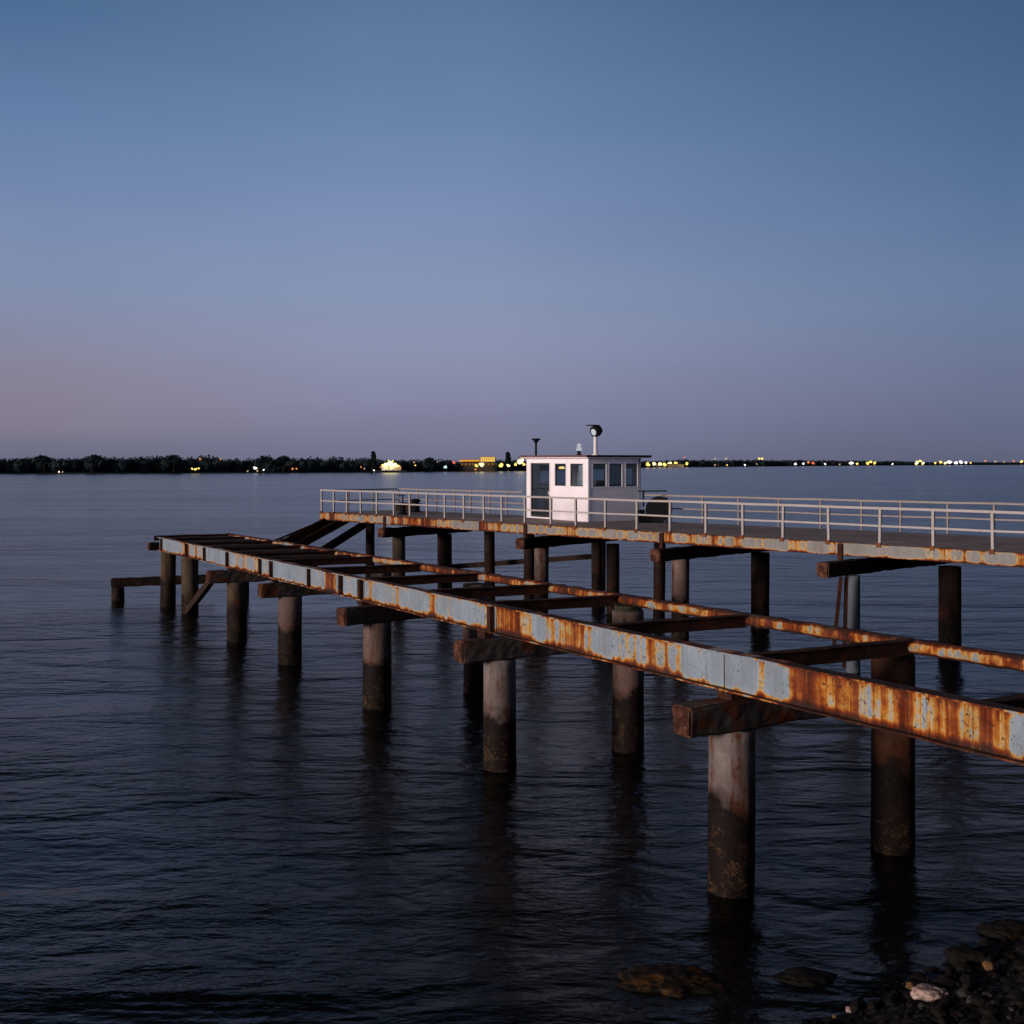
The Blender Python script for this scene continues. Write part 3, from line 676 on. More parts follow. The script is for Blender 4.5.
# left (door) face runs from the far-left corner LC to CC
LC = CC + dL * wL; RC = CC + dR * wR; BC = LC + dR * wR
def tl(u): return face_t(u, LC, -dL)
wz = (1.38, 2.28)
door_h = (tl(531), tl(549.8), .06, 2.30); w1 = (tl(555), tl(566), *wz); w2 = (tl(570.5), tl(583), *wz)
_, ML = wall(LC, -dL, wL, [door_h, w1, w2])
def trr(u): return face_t(u, CC, dR)
r1, r2, r3 = [(trr(a), trr(b), *wz) for a, b in ((593, 606), (609.3, 621.8), (626, 637.3))]
_, MR = wall(CC, dR, wR, [r1, r2, r3], inset=WT + .001)
b1, b2 = (.45, 1.45, *wz), (2.3, 3.6, *wz)
_, MB = wall(RC, dL, wL, [b1, b2])
f1_ = (.5, 2.0, *wz)
_, MF = wall(BC, -dR, wR, [f1_], inset=WT + .001)
window(ML, w1); window(ML, w2, curtain=(.45, .98)); window(MR, r1, ); window(MR, r2, curtain=(.02, .98)); window(MR, r3); window(MB, b1); window(MB, b2); window(MF, f1_)
# door
x0, x1, a, b = door_h; bm = bmesh.new()
for q in ((x0, x0+.06, a, b), (x1-.06, x1, a, b), (x0+.06, x1-.06, a, a+.1), (x0+.06, x1-.06, b-.06, b)): box(bm, q[0], q[1], .01, .06, q[2], q[3])
door = obj('door', bm, M_frame, cabin, ML); bm = bmesh.new(); box(bm, x0+.06, x1-.06, .03, .036, a+.1, b-.06); obj('pane', bm, glass, door, ML)
bm = bmesh.new(); box(bm, x1-.05, x1-.02, -.05, .009, 1.0, 1.14); obj('handle', bm, M_mast, door, ML)
bm = bmesh.new()
for q in ((x0-.08, x0-.002, 0, b+.06), (x1+.002, x1+.08, 0, b+.06), (x0-.002, x1+.002, b+.002, b+.06)): box(bm, q[0], q[1], -.02, -.001, q[2], q[3])
obj('door_frame', bm, M_white, cabin, ML)
# floor, interior console, corner boards, roof
bm = bmesh.new(); box(bm, WT + .01, wL - WT - .01, WT + .01, wR - WT - .01, .0, .05); obj('floor', bm, M_inside, cabin, ML)
bm = bmesh.new(); box(bm, 2.9, 4.3, 1.0, 1.7, .055, 1.15); box(bm, 3.0, 3.5, 1.1, 1.5, 1.152, 1.6); obj('console', bm, M_inside, cabin, ML)
bm = bmesh.new(); lathe(bm, [(.2, .055), (.2, .09), (.04, .1), (.04, .5), (.22, .52), (.24, .58)], 14, Vector((1.1, 1.3, 0))); box(bm, .9, 1.3, 1.48, 1.54, .6, 1.1); obj('stool', bm, M_black, cabin, ML)
bm = bmesh.new()
box(bm, wL + .001, wL + .016, -.016, .07, 0, CH - .001); box(bm, wL - .07, wL + .001, -.016, -.001, 0, CH - .001); obj('corner_board', bm, M_white, cabin, ML)
bm = bmesh.new(); cyl(bm, Vector((wL + .05, wR - .1, .02)), Vector((wL + .05, wR - .1, CH - .02)), .025, .025, 8); obj('downpipe', bm, M_greypipe, cabin, ML)
bm = bmesh.new(); box(bm, -.02, -.004, 0, 0, 0, 0) if False else box(bm, x1 + .1, wL - .08, -.010, -.001, 1.22, 1.235); box(bm, x1 + .1, wL - .08, -.012, -.001, .0, .09); obj('skirting', bm, M_roofedge if False else M_white, cabin, ML)
ov = .2
bm = bmesh.new(); box(bm, -ov, wL + ov, -ov, wR + .35, CH + .002, CH + .035); obj('roof_soffit', bm, M_white, cabin, ML)
bm = bmesh.new(); box(bm, -ov - .03, wL + ov + .03, -ov - .03, wR + .38, CH + .037, CH + .12); bmesh.ops.bevel(bm, geom=bm.edges[:], offset=.01, segments=1, affect='EDGES')
bm.normal_update()
for f in bm.faces: f.material_index = 0 if abs(f.normal.z) > .5 or f.normal.x > .5 else 1
obj('roof', bm, [M_roof, M_roofedge], cabin, ML)
bm = bmesh.new(); cyl(bm, Vector((.9, .3, CH + .12)), Vector((.9, .3, CH + .16)), .05); 
bm.free()
# added lamp inside, standing in for a yellow reflection in the first window
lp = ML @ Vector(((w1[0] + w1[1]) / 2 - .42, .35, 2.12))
lamp = thing('reflection_lamp', 'small added yellow lamp standing in for a reflection in the first cabin window beside the door', 'lamp', lp)
bm = bmesh.new(); lathe(bm, [(.02, -.06), (.12, -.05), (.13, .0), (.08, .04), (.02, .05)], 12); obj('added_bulb', bm, emis('reflection_glow', (1, .66, .18), 2.2), lamp, Matrix.Translation(lp), smooth=True)
bm = bmesh.new(); cyl(bm, Vector((0,0,.051)), Vector((0, 0, .40)), .008, n=6); obj('added_cord', bm, M_black, lamp, Matrix.Translation(lp))

RZ = z0 + CH + .12
def onroof(u, off):   # point on the roof above the wall plane pushed inwards
    o_ = LC + dR * off; t = face_t(u, o_, -dL); q = o_ - dL * t; return Vector((q.x, q.y, RZ))
# black funnel mast
p = onroof(536, .7); mast = thing('funnel_mast', 'thin black mast with a flared cup top at the left end of the cabin roof', 'mast', p)
bm = bmesh.new(); cyl(bm, Vector((0,0,0)), Vector((0,0,.52)), .05, .045, 10); obj('pole', bm, M_black, mast, Matrix.Translation(p))
bm = bmesh.new(); lathe(bm, [(.045, .521), (.07, .55), (.10, .63), (.19, .69), (.20, .73), (.05, .74)], 18); obj('cup', bm, M_black, mast, Matrix.Translation(p))
# beacon
p = onroof(579, 1.0); be = thing('roof_beacon', 'short white beacon on a black foot in the middle of the cabin roof', 'beacon', p)
bm = bmesh.new(); lathe(bm, [(.11, 0), (.11, .03), (.07, .05), (.08, .16), (.10, .18)], 16); obj('foot', bm, M_black, be, Matrix.Translation(p), smooth=False)
bm = bmesh.new(); lathe(bm, [(.10, .182), (.115, .23), (.10, .32), (.075, .34)], 16); lathe(bm, [(.04, .341), (.085, .37), (.09, .42), (.055, .47), (.02, .49)], 16); obj('lens', bm, emis('beacon_lens_light', (.9, .93, 1), .5), be, Matrix.Translation(p), smooth=True)
# searchlight
p = onroof(595.5, 1.35); sl = thing('searchlight', 'round black searchlight with white face and visor on a white pole above the cabin', 'light', p)
bm = bmesh.new(); cyl(bm, Vector((0,0,0)), Vector((0,0,.76)), .085, .08, 14); cyl(bm, Vector((0,0,0)), Vector((0,0,.03)), .16, .16, 14); obj('pole', bm, M_mast, sl, Matrix.Translation(p), smooth=False)
hc = Vector((.02, 0, .98)); hd = Vector((-.78, -.60, -.30)).normalized()
HM = Matrix.Translation(p + hc) @ hd.to_track_quat('Z', 'Y').to_matrix().to_4x4()
bm = bmesh.new(); lathe(bm, [(.06, -.26), (.16, -.22), (.225, -.08), (.235, .12), (.21, .125)], 22); obj('housing', bm, M_black, sl, HM, smooth=True)
bm = bmesh.new(); lathe(bm, [(.13, .127), (.135, .15), (.09, .175), (.02, .18)], 22); obj('lens', bm, emis('searchlight_lens_light', (.95, .97, 1), .6), sl, HM, smooth=True)
bm = bmesh.new(); n = 10
prev = None
for k in range(n + 1):
    th = R(35 + 110 * k / n); v = [bm.verts.new(Vector((.245 * math.cos(th), -0.0, .10)) + Vector((0, 0, 0))) for _ in range(0)]
bm.free()
bm = bmesh.new(); box(bm, -.20, .20, -.018, .018, -.05, .38); V_ = Matrix.Translation(p + hc + Vector((0, 0, .235))) @ (hd + Vector((0, 0, .30))).normalized().to_track_quat('Z', 'Y').to_matrix().to_4x4(); obj('visor', bm, M_black, sl, V_)
bm = bmesh.new(); box(bm, -.035, .035, -.03, .03, .762, .80); box(bm, -.26, .26, -.02, .02, .90, .93) if False else None; obj('bracket', bm, M_black, sl, Matrix.Translation(p))

# ------------------------------------------------------------------ things on the jetty deck
def onback(u, off): q = back(u) - iv * off; return Vector((q.x, q.y, DZ))
# winch right of the cabin: drums and a big tilted fender
p = onback(668, .9); wn = thing('mooring_winch', 'black mooring winch with round drum and boxy base right of the cabin', 'winch', p)
bm = bmesh.new(); box(bm, -.62, .34, -.3, .3, 0, .34); box(bm, -.60, -.25, -.24, .24, .34, .50); bmesh.ops.bevel(bm, geom=bm.edges[:], offset=.07, segments=2, affect='EDGES'); obj('base', bm, M_rubber, wn, Matrix.Translation(p))
bm = bmesh.new(); cyl(bm, Vector((.2, -.28, .52)), Vector((.3, .28, .52)), .38, .38, 24); cyl(bm, Vector((.19, -.34, .52)), Vector((.2, -.281, .52)), .50, .50, 28); cyl(bm, Vector((.3, .281, .52)), Vector((.31, .34, .52)), .50, .50, 28)
obj('drum', bm, M_black, wn, Matrix.Translation(p))
bm = bmesh.new(); cyl(bm, Vector((-.35, 0, .6)), Vector((-.35, 0, 1.2)), .035, .035, 8); bar(bm, Vector((-.55, 0, 1.22)), Vector((.6, .3, 1.22)), .05, .05); obj('brake_lever', bm, M_black, wn, Matrix.Translation(p))
def bollard(u, off, label, s=1.0):
    p = onback(u, off); t = thing('bollard', label, 'bollard', p, 'mooring bollards on the jetty deck')
    bm = bmesh.new(); lathe(bm, [(.22*s, 0), (.22*s, .04*s), (.13*s, .06*s), (.12*s, .34*s), (.19*s, .40*s), (.20*s, .46*s), (.10*s, .50*s)], 16); obj('post', bm, M_black, t, Matrix.Translation(p), smooth=False)
    bm = bmesh.new(); cyl(bm, Vector((-.24*s, 0, .28*s)), Vector((.24*s, 0, .28*s)), .05*s, .05*s, 10); obj('cross_bar', bm, M_black, t, Matrix.Translation(p))
bollard(372, .4, 'black mooring bollard nearest the far left end of the jetty deck', .95) if False else None
bollard(434, 1.1, 'black mooring bollard standing on the deck behind the front railing left of the cabin', 1.25)
p = onback(416, .5); kb = thing('equipment_box', 'low dark timber box on the jetty deck between the capstan and the bollard', 'box', p)
bm = bmesh.new(); box(bm, -.6, .6, -.3, .3, 0, .34); bmesh.ops.bevel(bm, geom=bm.edges[:], offset=.02, segments=1, affect='EDGES'); obj('body', bm, M_darktimber, kb, Matrix.Translation(p) @ Matrix.Rotation(ang, 4, 'Z'))
bm = bmesh.new(); box(bm, -.63, .63, -.33, .33, .342, .38); obj('lid', bm, M_darktimber, kb, Matrix.Translation(p) @ Matrix.Rotation(ang, 4, 'Z'))
p = front(373) + iv * 1.6; p.z = DZ; cp = thing('capstan', 'small dark capstan with a crank at the far left end of the jetty', 'capstan', p)
bm = bmesh.new(); lathe(bm, [(.26, 0), (.26, .06), (.15, .10), (.12, .30), (.17, .46), (.20, .50), (.08, .55)], 16); obj('drum', bm, M_black, cp, Matrix.Translation(p))
bm = bmesh.new(); cyl(bm, Vector((0, 0, .5)), Vector((0, 0, .85)), .03, .03, 8); bar(bm, Vector((-.3, 0, .86)), Vector((.1, 0, .86)), .04, .04); obj('crank', bm, M_black, cp, Matrix.Translation(p))
for u, lab in ((340, 'tall thin dark lamp stand at the far left corner'), ) if False else ():
    pass

# ------------------------------------------------------------------ FAR SHORE
coast = [(-900, 479), (-300, 476), (0, 474.2), (200, 473.4), (370, 472.6), (520, 471), (650, 467.6), (800, 466.1), (900, 465.4), (1024, 464.9), (1400, 464.7), (1900, 464.6)]
def coast_v(u):
    for (a, va), (b, vb) in zip(coast, coast[1:]):
        if a <= u <= b: return va + (vb - va) * (u - a) / (b - a)
    return coast[-1][1]
def coast_p(u, extra=0.0, z=0.0):
    Y = F * CAMZ / (coast_v(u) - HV) + extra; return Vector(((u - 512) / F * Y, Y, z))
bm = bmesh.new(); row = []
us = list(range(-900, 1901, 25))
for u in us:
    f = coast_p(u); f.y += 12 * noise.noise(Vector((u * .02, 0, 0))); k = (f.y + 40) / f.y
    row.append([bm.verts.new((f.x, f.y, -.5)), bm.verts.new((f.x * k, f.y * k, 1.0)), bm.verts.new((f.x * (1 + 120 / f.y), f.y + 120, 1.4)), bm.verts.new((f.x * 12000 / f.y, 12000, 2))])
for a, b in zip(row, row[1:]):
    for i in range(3): bm.faces.new((a[i], b[i], b[i+1], a[i+1]))
o = obj('far_shore', bm, M_land, smooth=True); o['kind'] = 'structure'
# treeline as one mass of leaf clumps with trunks
def top_v(u):   # skyline of the wood
    pts = [(-900, 455), (-300, 457), (0, 459.5), (25, 459), (48, 457.5), (70, 459.5), (92, 457), (115, 459), (140, 458.5), (165, 457.5), (190, 458), (210, 457.3), (232, 459.5), (258, 458), (280, 457.5), (300, 459.5), (330, 458.5),
           (355, 460), (372, 459.5), (385, 461.5), (405, 461.5), (425, 460.5), (450, 460.8), (470, 461.5), (500, 461.5), (520, 461), (560, 461), (640, 461.5), (690, 459.9), (715, 460), (760, 460.3), (800, 460.2), (850, 460.6), (900, 461.3), (925, 462.3), (1030, 462.6), (1900, 462.5)]
    for (a, va), (b, vb) in zip(pts, pts[1:]):
        if a <= u <= b: return va + (vb - va) * (u - a) / (b - a)
    return 462
def clump(bm, c, rx, rz, n, leaf, rnd):
    for _ in range(n):
        while True:
            q = Vector((rnd.uniform(-1, 1), rnd.uniform(-1, 1), rnd.uniform(-1, 1)))
            if .25 < q.length < 1: break
        p = c + Vector((q.x * rx, q.y * rx, q.z * rz)); s = leaf * rnd.uniform(.6, 1.4)
        d1 = Vector((rnd.gauss(0, 1), rnd.gauss(0, 1), rnd.gauss(0, 1))).normalized(); d2 = d1.orthogonal().normalized()
        bm.faces.new([bm.verts.new(p + d1 * s), bm.verts.new(p - d1 * s * .5 + d2 * s * .8), bm.verts.new(p - d1 * s * .5 - d2 * s * .8)])
bm = bmesh.new(); rnd = random.Random(11); u = -420.0
while u < 1500:
    f = coast_p(u, 22 + rnd.uniform(0, 35)); sc = f.y / F
    hgt = max(1.6, (coast_v(u) - top_v(u)) * sc * rnd.uniform(.80, 1.08) - 0.3); w = max(hgt * .42, sc * 2.2)
    cz = 1 + hgt * .52
    clump(bm, Vector((f.x, f.y, cz)), w, hgt * .48, 170, w * .17, rnd)
    clump(bm, Vector((f.x + rnd.uniform(-w, w), f.y, cz * .55)), w * 1.2, hgt * .30, 90, w * .2, rnd)
    cyl(bm, Vector((f.x, f.y, .4)), Vector((f.x, f.y, cz)), .18, .1, 5, False)
    def heart(c_):
        k_ = .82 + .35 * noise.noise(c_ * 1.7 + Vector((u, 0, 0))); return Vector((f.x + c_.x * w * 1.15 * k_, f.y + c_.y * w * k_, hgt * .46 + c_.z * hgt * .50 * k_ + .6))
    ico(bm, 2, heart)
    u += w / sc * rnd.uniform(.45, .85)
o = obj('far_wood', bm, M_foliage); o['kind'] = 'stuff'
# trees that stand out of it
def tree(name, label, u, vt, wpx, kind, extra=14, thin=1.0):
    f = coast_p(u, extra); sc = f.y / F; H = (coast_v(u) - vt) * sc; w = wpx * sc / 2; rn = random.Random(int(u))
    t = thing(name, label, 'tree', (f.x, f.y, 1.0), 'single trees rising above the far wood')
    bm = bmesh.new(); cyl(bm, Vector((0,0,-.6)), Vector((.1, 0, H * .72)), .32, .08, 7)
    for k in range(5):
        a = rn.uniform(0, 6.28); z = H * rn.uniform(.35, .65); cyl(bm, Vector((.05, 0, z)), Vector((math.cos(a) * w * .6, math.sin(a) * w * .6, z + H * .15)), .10, .03, 5)
    obj('trunk', bm, M_bark, t, Matrix.Translation((f.x, f.y, 1.0)))
    bm = bmesh.new()
    if kind == 'spire':
        for k in range(9):
            z = H * (.18 + .8 * k / 9); ww = w * (1.15 - .6 * k / 9); clump(bm, Vector((rn.uniform(-.1, .1) * w, 0, z)), ww, H * .08, int(80 * thin), .8, rn)
    else:
        for k in range(7):
            a = rn.uniform(0, 6.28); rr = rn.uniform(.1, .6) * w; clump(bm, Vector((math.cos(a) * rr, math.sin(a) * rr, H * rn.uniform(.5, .82))), w * .55, H * .17, int(70 * thin), .6 * max(1, sc), rn)
    obj('crown', bm, M_foliage, t, Matrix.Translation((f.x, f.y, 1.0)))
tree('conifer', 'narrow pointed dark conifer rising just left of the bright floodlit landing', 373.5, 453, 5.5, 'spire')
tree('conifer', 'dark block-shaped conifer on the far shore just left of the cabin', 508, 453.2, 6, 'spire')
tree('broadleaf_tree', 'rounded dark tree between the floodlit landing and the yellow lit hall', 431, 458.8, 15, 'round')
tree('broadleaf_tree', 'broad dark crown at the far left of the wooded shore', 44, 456.8, 18, 'round')
tree('broadleaf_tree', 'broad dark crown on the wooded shore right of the leftmost white shore light', 92, 456.0, 20, 'round')
tree('broadleaf_tree', 'broad dark crown left of the paired orange lights on the hill', 174, 456.5, 18, 'round')
tree('broadleaf_tree', 'round dark crown above the bright white shore lights at left', 262, 456.8, 16, 'round')
tree('broadleaf_tree', 'broad dark crown above the orange boathouse lights', 283, 456.6, 16, 'round')

# ---- lights on the far shore
PH = {}
def shore_lamp(u, v, kind, s, label, group, extra=0.0, water=False):
    Y0 = F * CAMZ / (coast_v(u) - HV); Y = Y0 + (extra if not water else 0) - 1.5
    sc = Y / F; zc = CAMZ - (v - HV) * sc; r = s * sc * .74; zc = max(zc, r + .5)
    X = (u - 512) / F * Y
    t = thing('shore_lamp', label, 'lamp', (X, Y, 0), group)
    bm = bmesh.new(); cyl(bm, Vector((0, 0, -.5)), Vector((0, 0, zc - r)), .14 * max(.6, sc), .09 * max(.6, sc), 6); obj('pole', bm, M_black, t, Matrix.Translation((X, Y, 0)))
    bm = bmesh.new(); lathe(bm, [(r * .2, -r * .62), (r * .5, -r * .4), (r * .62, 0), (r * .5, r * .4), (r * .2, r * .62)], 8)
    rl_ = random.Random(int(u * 7))
    for q_ in range(4): bmesh.ops.create_icosphere(bm, subdivisions=1, radius=r * rl_.uniform(.28, .5), matrix=Matrix.Translation((rl_.uniform(-.75, .75) * r, rl_.uniform(-.3, .3) * r, rl_.uniform(-.5, .5) * r)))  # blobs on an oversized head imitate the soft glow around each lamp
    obj('lamp_glow_head', bm, E[kind], t, Matrix.Translation((X, Y, zc)), smooth=True)
    return Vector((X, Y, zc))
GL = 'lamps along the far shore'
lamps = [
 (59, 471.8, 'white', 1.3, 'leftmost white lamp at the waterline of the wooded shore'), (62.5, 472, 'dim', 1.2, 'dim lamp just right of the leftmost white shore lamp'),
 (200, 459, 'orange', 2.0, 'orange lamp above the trees, left one of two on the wooded hill'), (220.5, 459.4, 'orange', 1.4, 'orange lamp above the trees, right one of two on the wooded hill'),
 (192, 468.6, 'yellow', 1.9, 'left yellow lamp of the cluster of three at the wooded waterline'), (195.3, 469.2, 'yellow', 2.3, 'middle yellow lamp of the cluster of three at the wooded waterline'), (198.6, 468.4, 'yellow', 1.8, 'right yellow lamp of the cluster of three at the wooded waterline'),
 (247.5, 471.6, 'dim', 1.5, 'dim white lamp left of the bright pair of white shore lamps'), (255, 468.2, 'white', 2.6, 'higher lamp of the bright pair of white shore lamps'), (257.3, 471, 'dim', 1.7, 'lower lamp of the bright pair of white shore lamps'), (263.5, 470, 'white', 1.6, 'small white lamp right of the bright pair of white shore lamps'),
 (292.5, 469, 'orange', 2.0, 'left orange lamp of two at the wooded waterline'), (296.5, 468.8, 'orange', 1.8, 'right orange lamp of two at the wooded waterline'),
 (361, 467, 'orange', 1.3, 'tiny orange lamp left of the floodlit landing'), (364.5, 468.6, 'dim', 1.3, 'dim pinkish lamp left of the floodlit landing'), (374, 470.4, 'white', 1.2, 'tiny white lamp at the waterline beside the floodlit landing'),
 (414, 462.4, 'dim', 1.5, 'dim lamp up in the trees right of the floodlit landing'), (415, 465.4, 'yellow', 1.2, 'small yellow lamp below the dim one right of the floodlit landing'), (437.5, 461.5, 'dim', 1.2, 'faint lamp on the tree tops left of the cool white lamp'),
 (445.6, 467, 'cool', 2.8, 'cool white lamp standing alone on the shore left of the yellow hall'), (454, 462.6, 'red', 2.6, 'reddish lamp at the left end of the yellow lit hall'),
 (476, 465.4, 'yellow', 2.6, 'yellow lamp below the left part of the yellow hall'), (481.8, 464.8, 'hot', 4.0, 'large bright yellow lamp below the tall part of the yellow hall'), (475.3, 469.4, 'orange', 1.8, 'orange lamp low at the water below the yellow hall'), (491.5, 465, 'orange', 1.3, 'small orange lamp right of the large bright yellow lamp'),
 (501.5, 464.9, 'yellow', 3.8, 'broad yellow lamp right of the yellow hall'), (508.3, 465.6, 'hot', 2.6, 'small bright lamp between the hall and the starry lamp beside the cabin'), (519.6, 461.8, 'hot', 5.0, 'brightest starry lamp just left of the cabin'), (515.5, 464.5, 'yellow', 2.6, 'yellow lamp low left of the starry lamp'), (523.8, 464.4, 'yellow', 2.4, 'yellow lamp low right of the starry lamp'),
 (647.5, 464.2, 'yellow', 3.2, 'leftmost yellow lamp of the row right of the cabin'), (654, 463.8, 'hot', 3.4, 'second lamp from the left in the yellow row right of the cabin'), (659.5, 464, 'hot', 3.0, 'third lamp from the left in the yellow row right of the cabin'), (664.3, 464.2, 'yellow', 3.2, 'fourth lamp from the left in the yellow row right of the cabin'), (670.3, 463.6, 'hot', 3.6, 'fifth lamp from the left in the yellow row right of the cabin'), (676, 464, 'yellow', 3.4, 'sixth lamp from the left in the yellow row right of the cabin'), (686.8, 463.8, 'yellow', 2.8, 'yellow lamp standing apart at the right end of the yellow row'), (684.2, 457.6, 'red', 1.6, 'small reddish lamp on a high mast above the yellow row'),
 (715, 459, 'dim', 1.7, 'left lamp of two on the low hill right of the yellow row'), (726.5, 458.6, 'dim', 2.0, 'right lamp of two on the low hill right of the yellow row'), (759, 458.6, 'yellow', 1.8, 'left lamp of the close pair on the skyline right of the cabin'), (762.2, 458.8, 'yellow', 1.8, 'right lamp of the close pair on the skyline right of the cabin'),
 (715, 465, 'dim', 1.4, 'left small lamp of two at the waterline under the low hill'), (727, 465, 'yellow', 1.4, 'right small lamp of two at the waterline under the low hill'), (745, 466, 'white', 1.6, 'lone white lamp low at the waterline under the skyline pair'), (757, 464, 'dim', 1.2, 'faint lamp just right of the lone white lamp'),
 (795.5, 464, 'white', 2.0, 'white lamp at the left of the mixed red and white cluster'), (803.5, 463.6, 'white', 2.0, 'second white lamp of the mixed red and white cluster'), (808.2, 462.4, 'orange', 2.2, 'orange lamp in the mixed red and white cluster'), (812.6, 463, 'red', 2.4, 'red lamp in the mixed red and white cluster'), (825, 464, 'white', 1.4, 'small white lamp right of the mixed red and white cluster'), (839.6, 464.6, 'dim', 1.4, 'dim lamp left of the bright white pair'),
 (851.4, 463, 'white', 3.0, 'bright lamp of the white pair at right'), (857, 463.8, 'yellow', 2.0, 'lesser yellowish lamp beside the bright white one'), (868, 463.2, 'yellow', 2.6, 'left of three yellow lamps forming a low peak'), (871, 461.8, 'yellow', 2.4, 'top of three yellow lamps forming a low peak'), (874.5, 463.2, 'yellow', 2.4, 'right of three yellow lamps forming a low peak'), (892.5, 464, 'white', 1.5, 'lone small white lamp between the yellow peak and the bright cluster'),
 (917, 462.8, 'hot', 3.0, 'left lamp of the bright yellow cluster at right'), (920, 460.8, 'yellow', 2.2, 'top lamp of the bright yellow cluster at right'), (923, 463, 'hot', 2.4, 'right lamp of the bright yellow cluster at right'),
 (935, 463, 'yellow', 1.8, 'yellow lamp right of the bright yellow cluster'), (940.5, 462.2, 'yellow', 2.6, 'yellow lamp at the left end of the long bright harbour row'), (945.5, 463, 'hot', 2.2, 'bright yellow lamp second in the long harbour row'), (950, 462.2, 'white', 3.0, 'whitest lamp in the long harbour row'), (956, 462.6, 'white', 2.6, 'white lamp right of the whitest one in the long harbour row'), (960.8, 462.2, 'white', 2.8, 'fifth lamp from the left of the long harbour row'), (966, 462.6, 'white', 2.2, 'white lamp near the right end of the long harbour row'), (970.5, 462.8, 'yellow', 1.5, 'small yellowish lamp ending the long harbour row at right'),
 (985.5, 461, 'orange', 2.0, 'orange lamp just right of the long harbour row'), (995.5, 461.4, 'dim', 1.7, 'dim lamp second right of the long harbour row'), (1004, 461.8, 'dim', 1.7, 'dim lamp third right of the long harbour row'), (1014, 461.2, 'orange', 1.8, 'orange lamp near the right edge of the view'), (1021.5, 461.6, 'yellow', 2.2, 'yellow lamp at the right edge of the view'),
]
for (u, v, k, s, lab) in lamps: shore_lamp(u, v, k, s, lab, GL)

def point(loc, power, col, rad, parent, name='glow'):
    d = bpy.data.lights.new(name, 'POINT'); d.energy = power; d.color = col; d.shadow_soft_size = rad; o = bpy.data.objects.new(name, d); COL.objects.link(o)
    reg(o, Matrix.Translation(loc), parent)
# floodlit landing (the brightest thing on the far shore)
c = coast_p(391, -6, 0); fl_ = thing('floodlit_landing', 'floodlit landing blazing yellow on the far shore right of the pointed conifer', 'landing', (c.x, c.y, 0))
bm = bmesh.new(); box(bm, -9, 9, -3, 3, .6, 1.2)
for x in (-8, -4, 0, 4, 8): cyl(bm, Vector((x, -2, -.6)), Vector((x, -2, .6)), .25, .25, 8)
obj('stage', bm, M_grey, fl_, Matrix.Translation(c))
bm = bmesh.new(); box(bm, -5.5, 5.5, 1, 3, 1.2, 4.0); obj('shed', bm, M_white, fl_, Matrix.Translation(c))
for x, z, r, k in ((-2.8, 4.4, 1.25, 'hot'), (-.3, 5.0, 1.7, 'hot'), (2.3, 4.3, 1.35, 'hot'), (-4.6, 4.1, .75, 'yellow'), (4.2, 3.7, .8, 'yellow'), (.6, 2.6, .8, 'hot'), (-2.4, 2.5, .7, 'yellow'), (-1.3, 6.9, .4, 'yellow'), (1.3, 6.6, .45, 'yellow'), (5.8, 2.5, .4, 'orange'), (-5.9, 3.0, .4, 'orange'), (2.9, 2.2, .5, 'orange')):  # outer dimmer heads added to imitate the glow falling off around the core
    bm = bmesh.new(); cyl(bm, Vector((0, 0, 1.2 - z)), Vector((0, 0, -r * .8)), .12, .1, 6); m_ = obj('lamp_glow_mast', bm, M_black, fl_, Matrix.Translation(c + Vector((x, -1.5, z))))
    bm = bmesh.new(); lathe(bm, [(r*.3, -r*.9), (r*.8, -r*.55), (r, 0), (r*.8, r*.55), (r*.3, r*.9)], 12); obj('lamp_glow_head', bm, E[k], m_, Matrix.Translation(c + Vector((x, -1.5, z))), smooth=True)

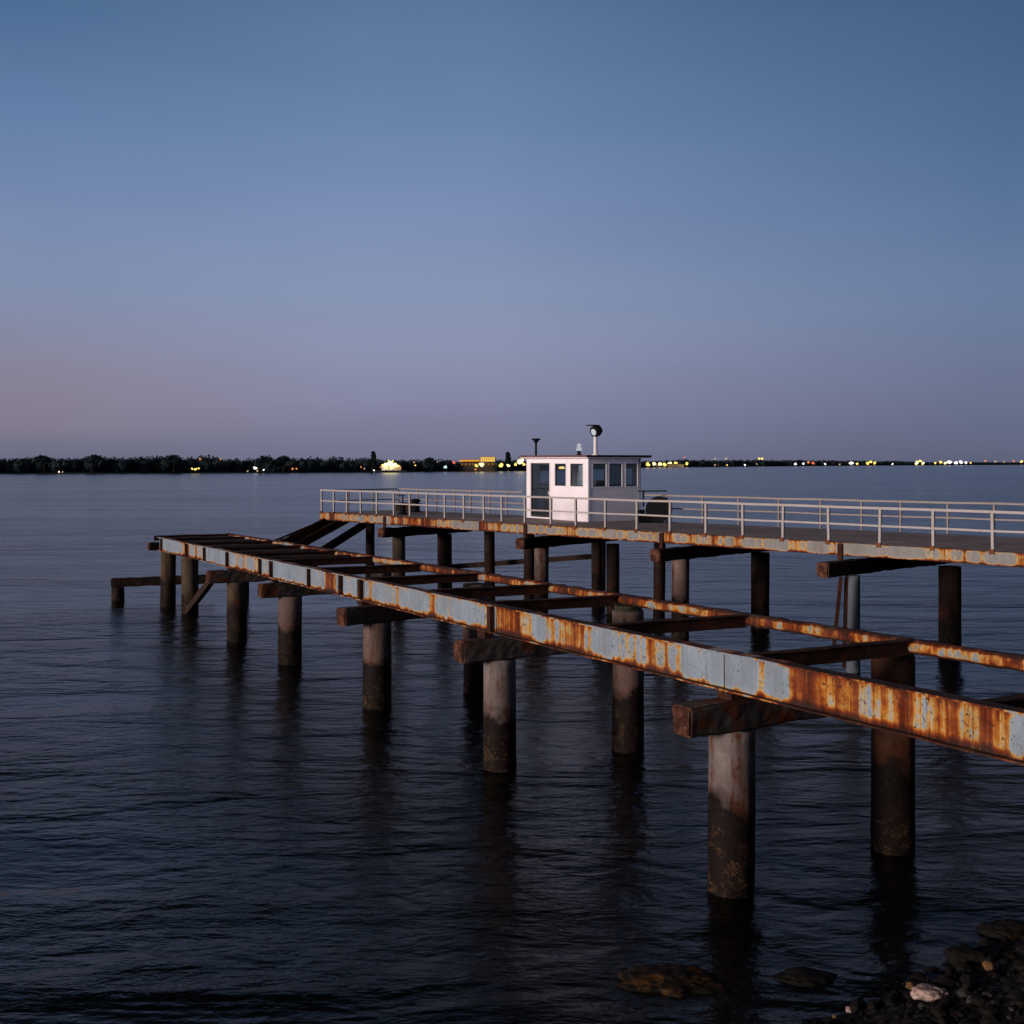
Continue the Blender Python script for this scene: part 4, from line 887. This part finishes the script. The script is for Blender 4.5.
# long yellow lit hall
c = coast_p(478, 8, 0); sc = c.y / F; zc = lambda v: CAMZ - (v - HV) * sc; xx = lambda u: (u - 478) * sc
hall = thing('lit_hall', 'long low hall lit yellow with a taller block at its right end', 'building', (c.x, c.y, 0))
bm = bmesh.new(); box(bm, xx(459), xx(496), 0, 12, 0, zc(462.6)); obj('wall', bm, simple('dark_hall_wall', (.06, .05, .035), .8, .2, 1, 0), hall, Matrix.Translation(c))
bm = bmesh.new(); box(bm, xx(456), xx(497), -1, 13, zc(459.3), zc(458.9)); obj('roof', bm, M_roofedge, hall, Matrix.Translation(c))
bm = bmesh.new(); box(bm, xx(459.5), xx(479.5), -.2, 2, zc(461.6), zc(459.7)); obj('lit_band', bm, emis('lit_gallery', (1, .42, .05), .75), hall, Matrix.Translation(c))
bm = bmesh.new(); box(bm, xx(480.2), xx(495.2), -.4, 9, zc(462), zc(456.6)); obj('tall_block', bm, simple('ochre_block', (.35, .25, .12), .8, .2, 1, 0), hall, Matrix.Translation(c))
bm = bmesh.new()
for k in range(7): box(bm, xx(480.8 + k * 2.05), xx(482.4 + k * 2.05), -.6, -.42, zc(461.4), zc(457.4))
obj('window_row', bm, emis('lit_windows', (1, .62, .12), 1.1), hall, Matrix.Translation(c))
bm = bmesh.new()
for k in range(9): box(bm, xx(461 + k * 3.8), xx(463.2 + k * 3.8), -.3, -.1, zc(465.2), zc(463.2))
obj('window_row', bm, emis('lit_lower_windows', (1, .45, .1), .22), hall, Matrix.Translation(c))
# low sheds behind the yellow row right of the cabin
c = coast_p(664, 10, 0); sc2 = c.y / F; shed = thing('quay_shed', 'long low quay shed behind the row of yellow lamps right of the cabin', 'building', (c.x, c.y, 0))
bm = bmesh.new(); box(bm, -20 * sc2, 20 * sc2, 0, 20, 0, 3.2 * sc2); obj('wall', bm, simple('shed_wall', (.4, .3, .16), .8, .1, 1, 0), shed, Matrix.Translation(c))
bm = bmesh.new(); box(bm, -20.5 * sc2, 20.5 * sc2, -1, 21, 3.2 * sc2, 3.7 * sc2); obj('roof', bm, M_roof, shed, Matrix.Translation(c))



S.cycles.max_bounces = 6
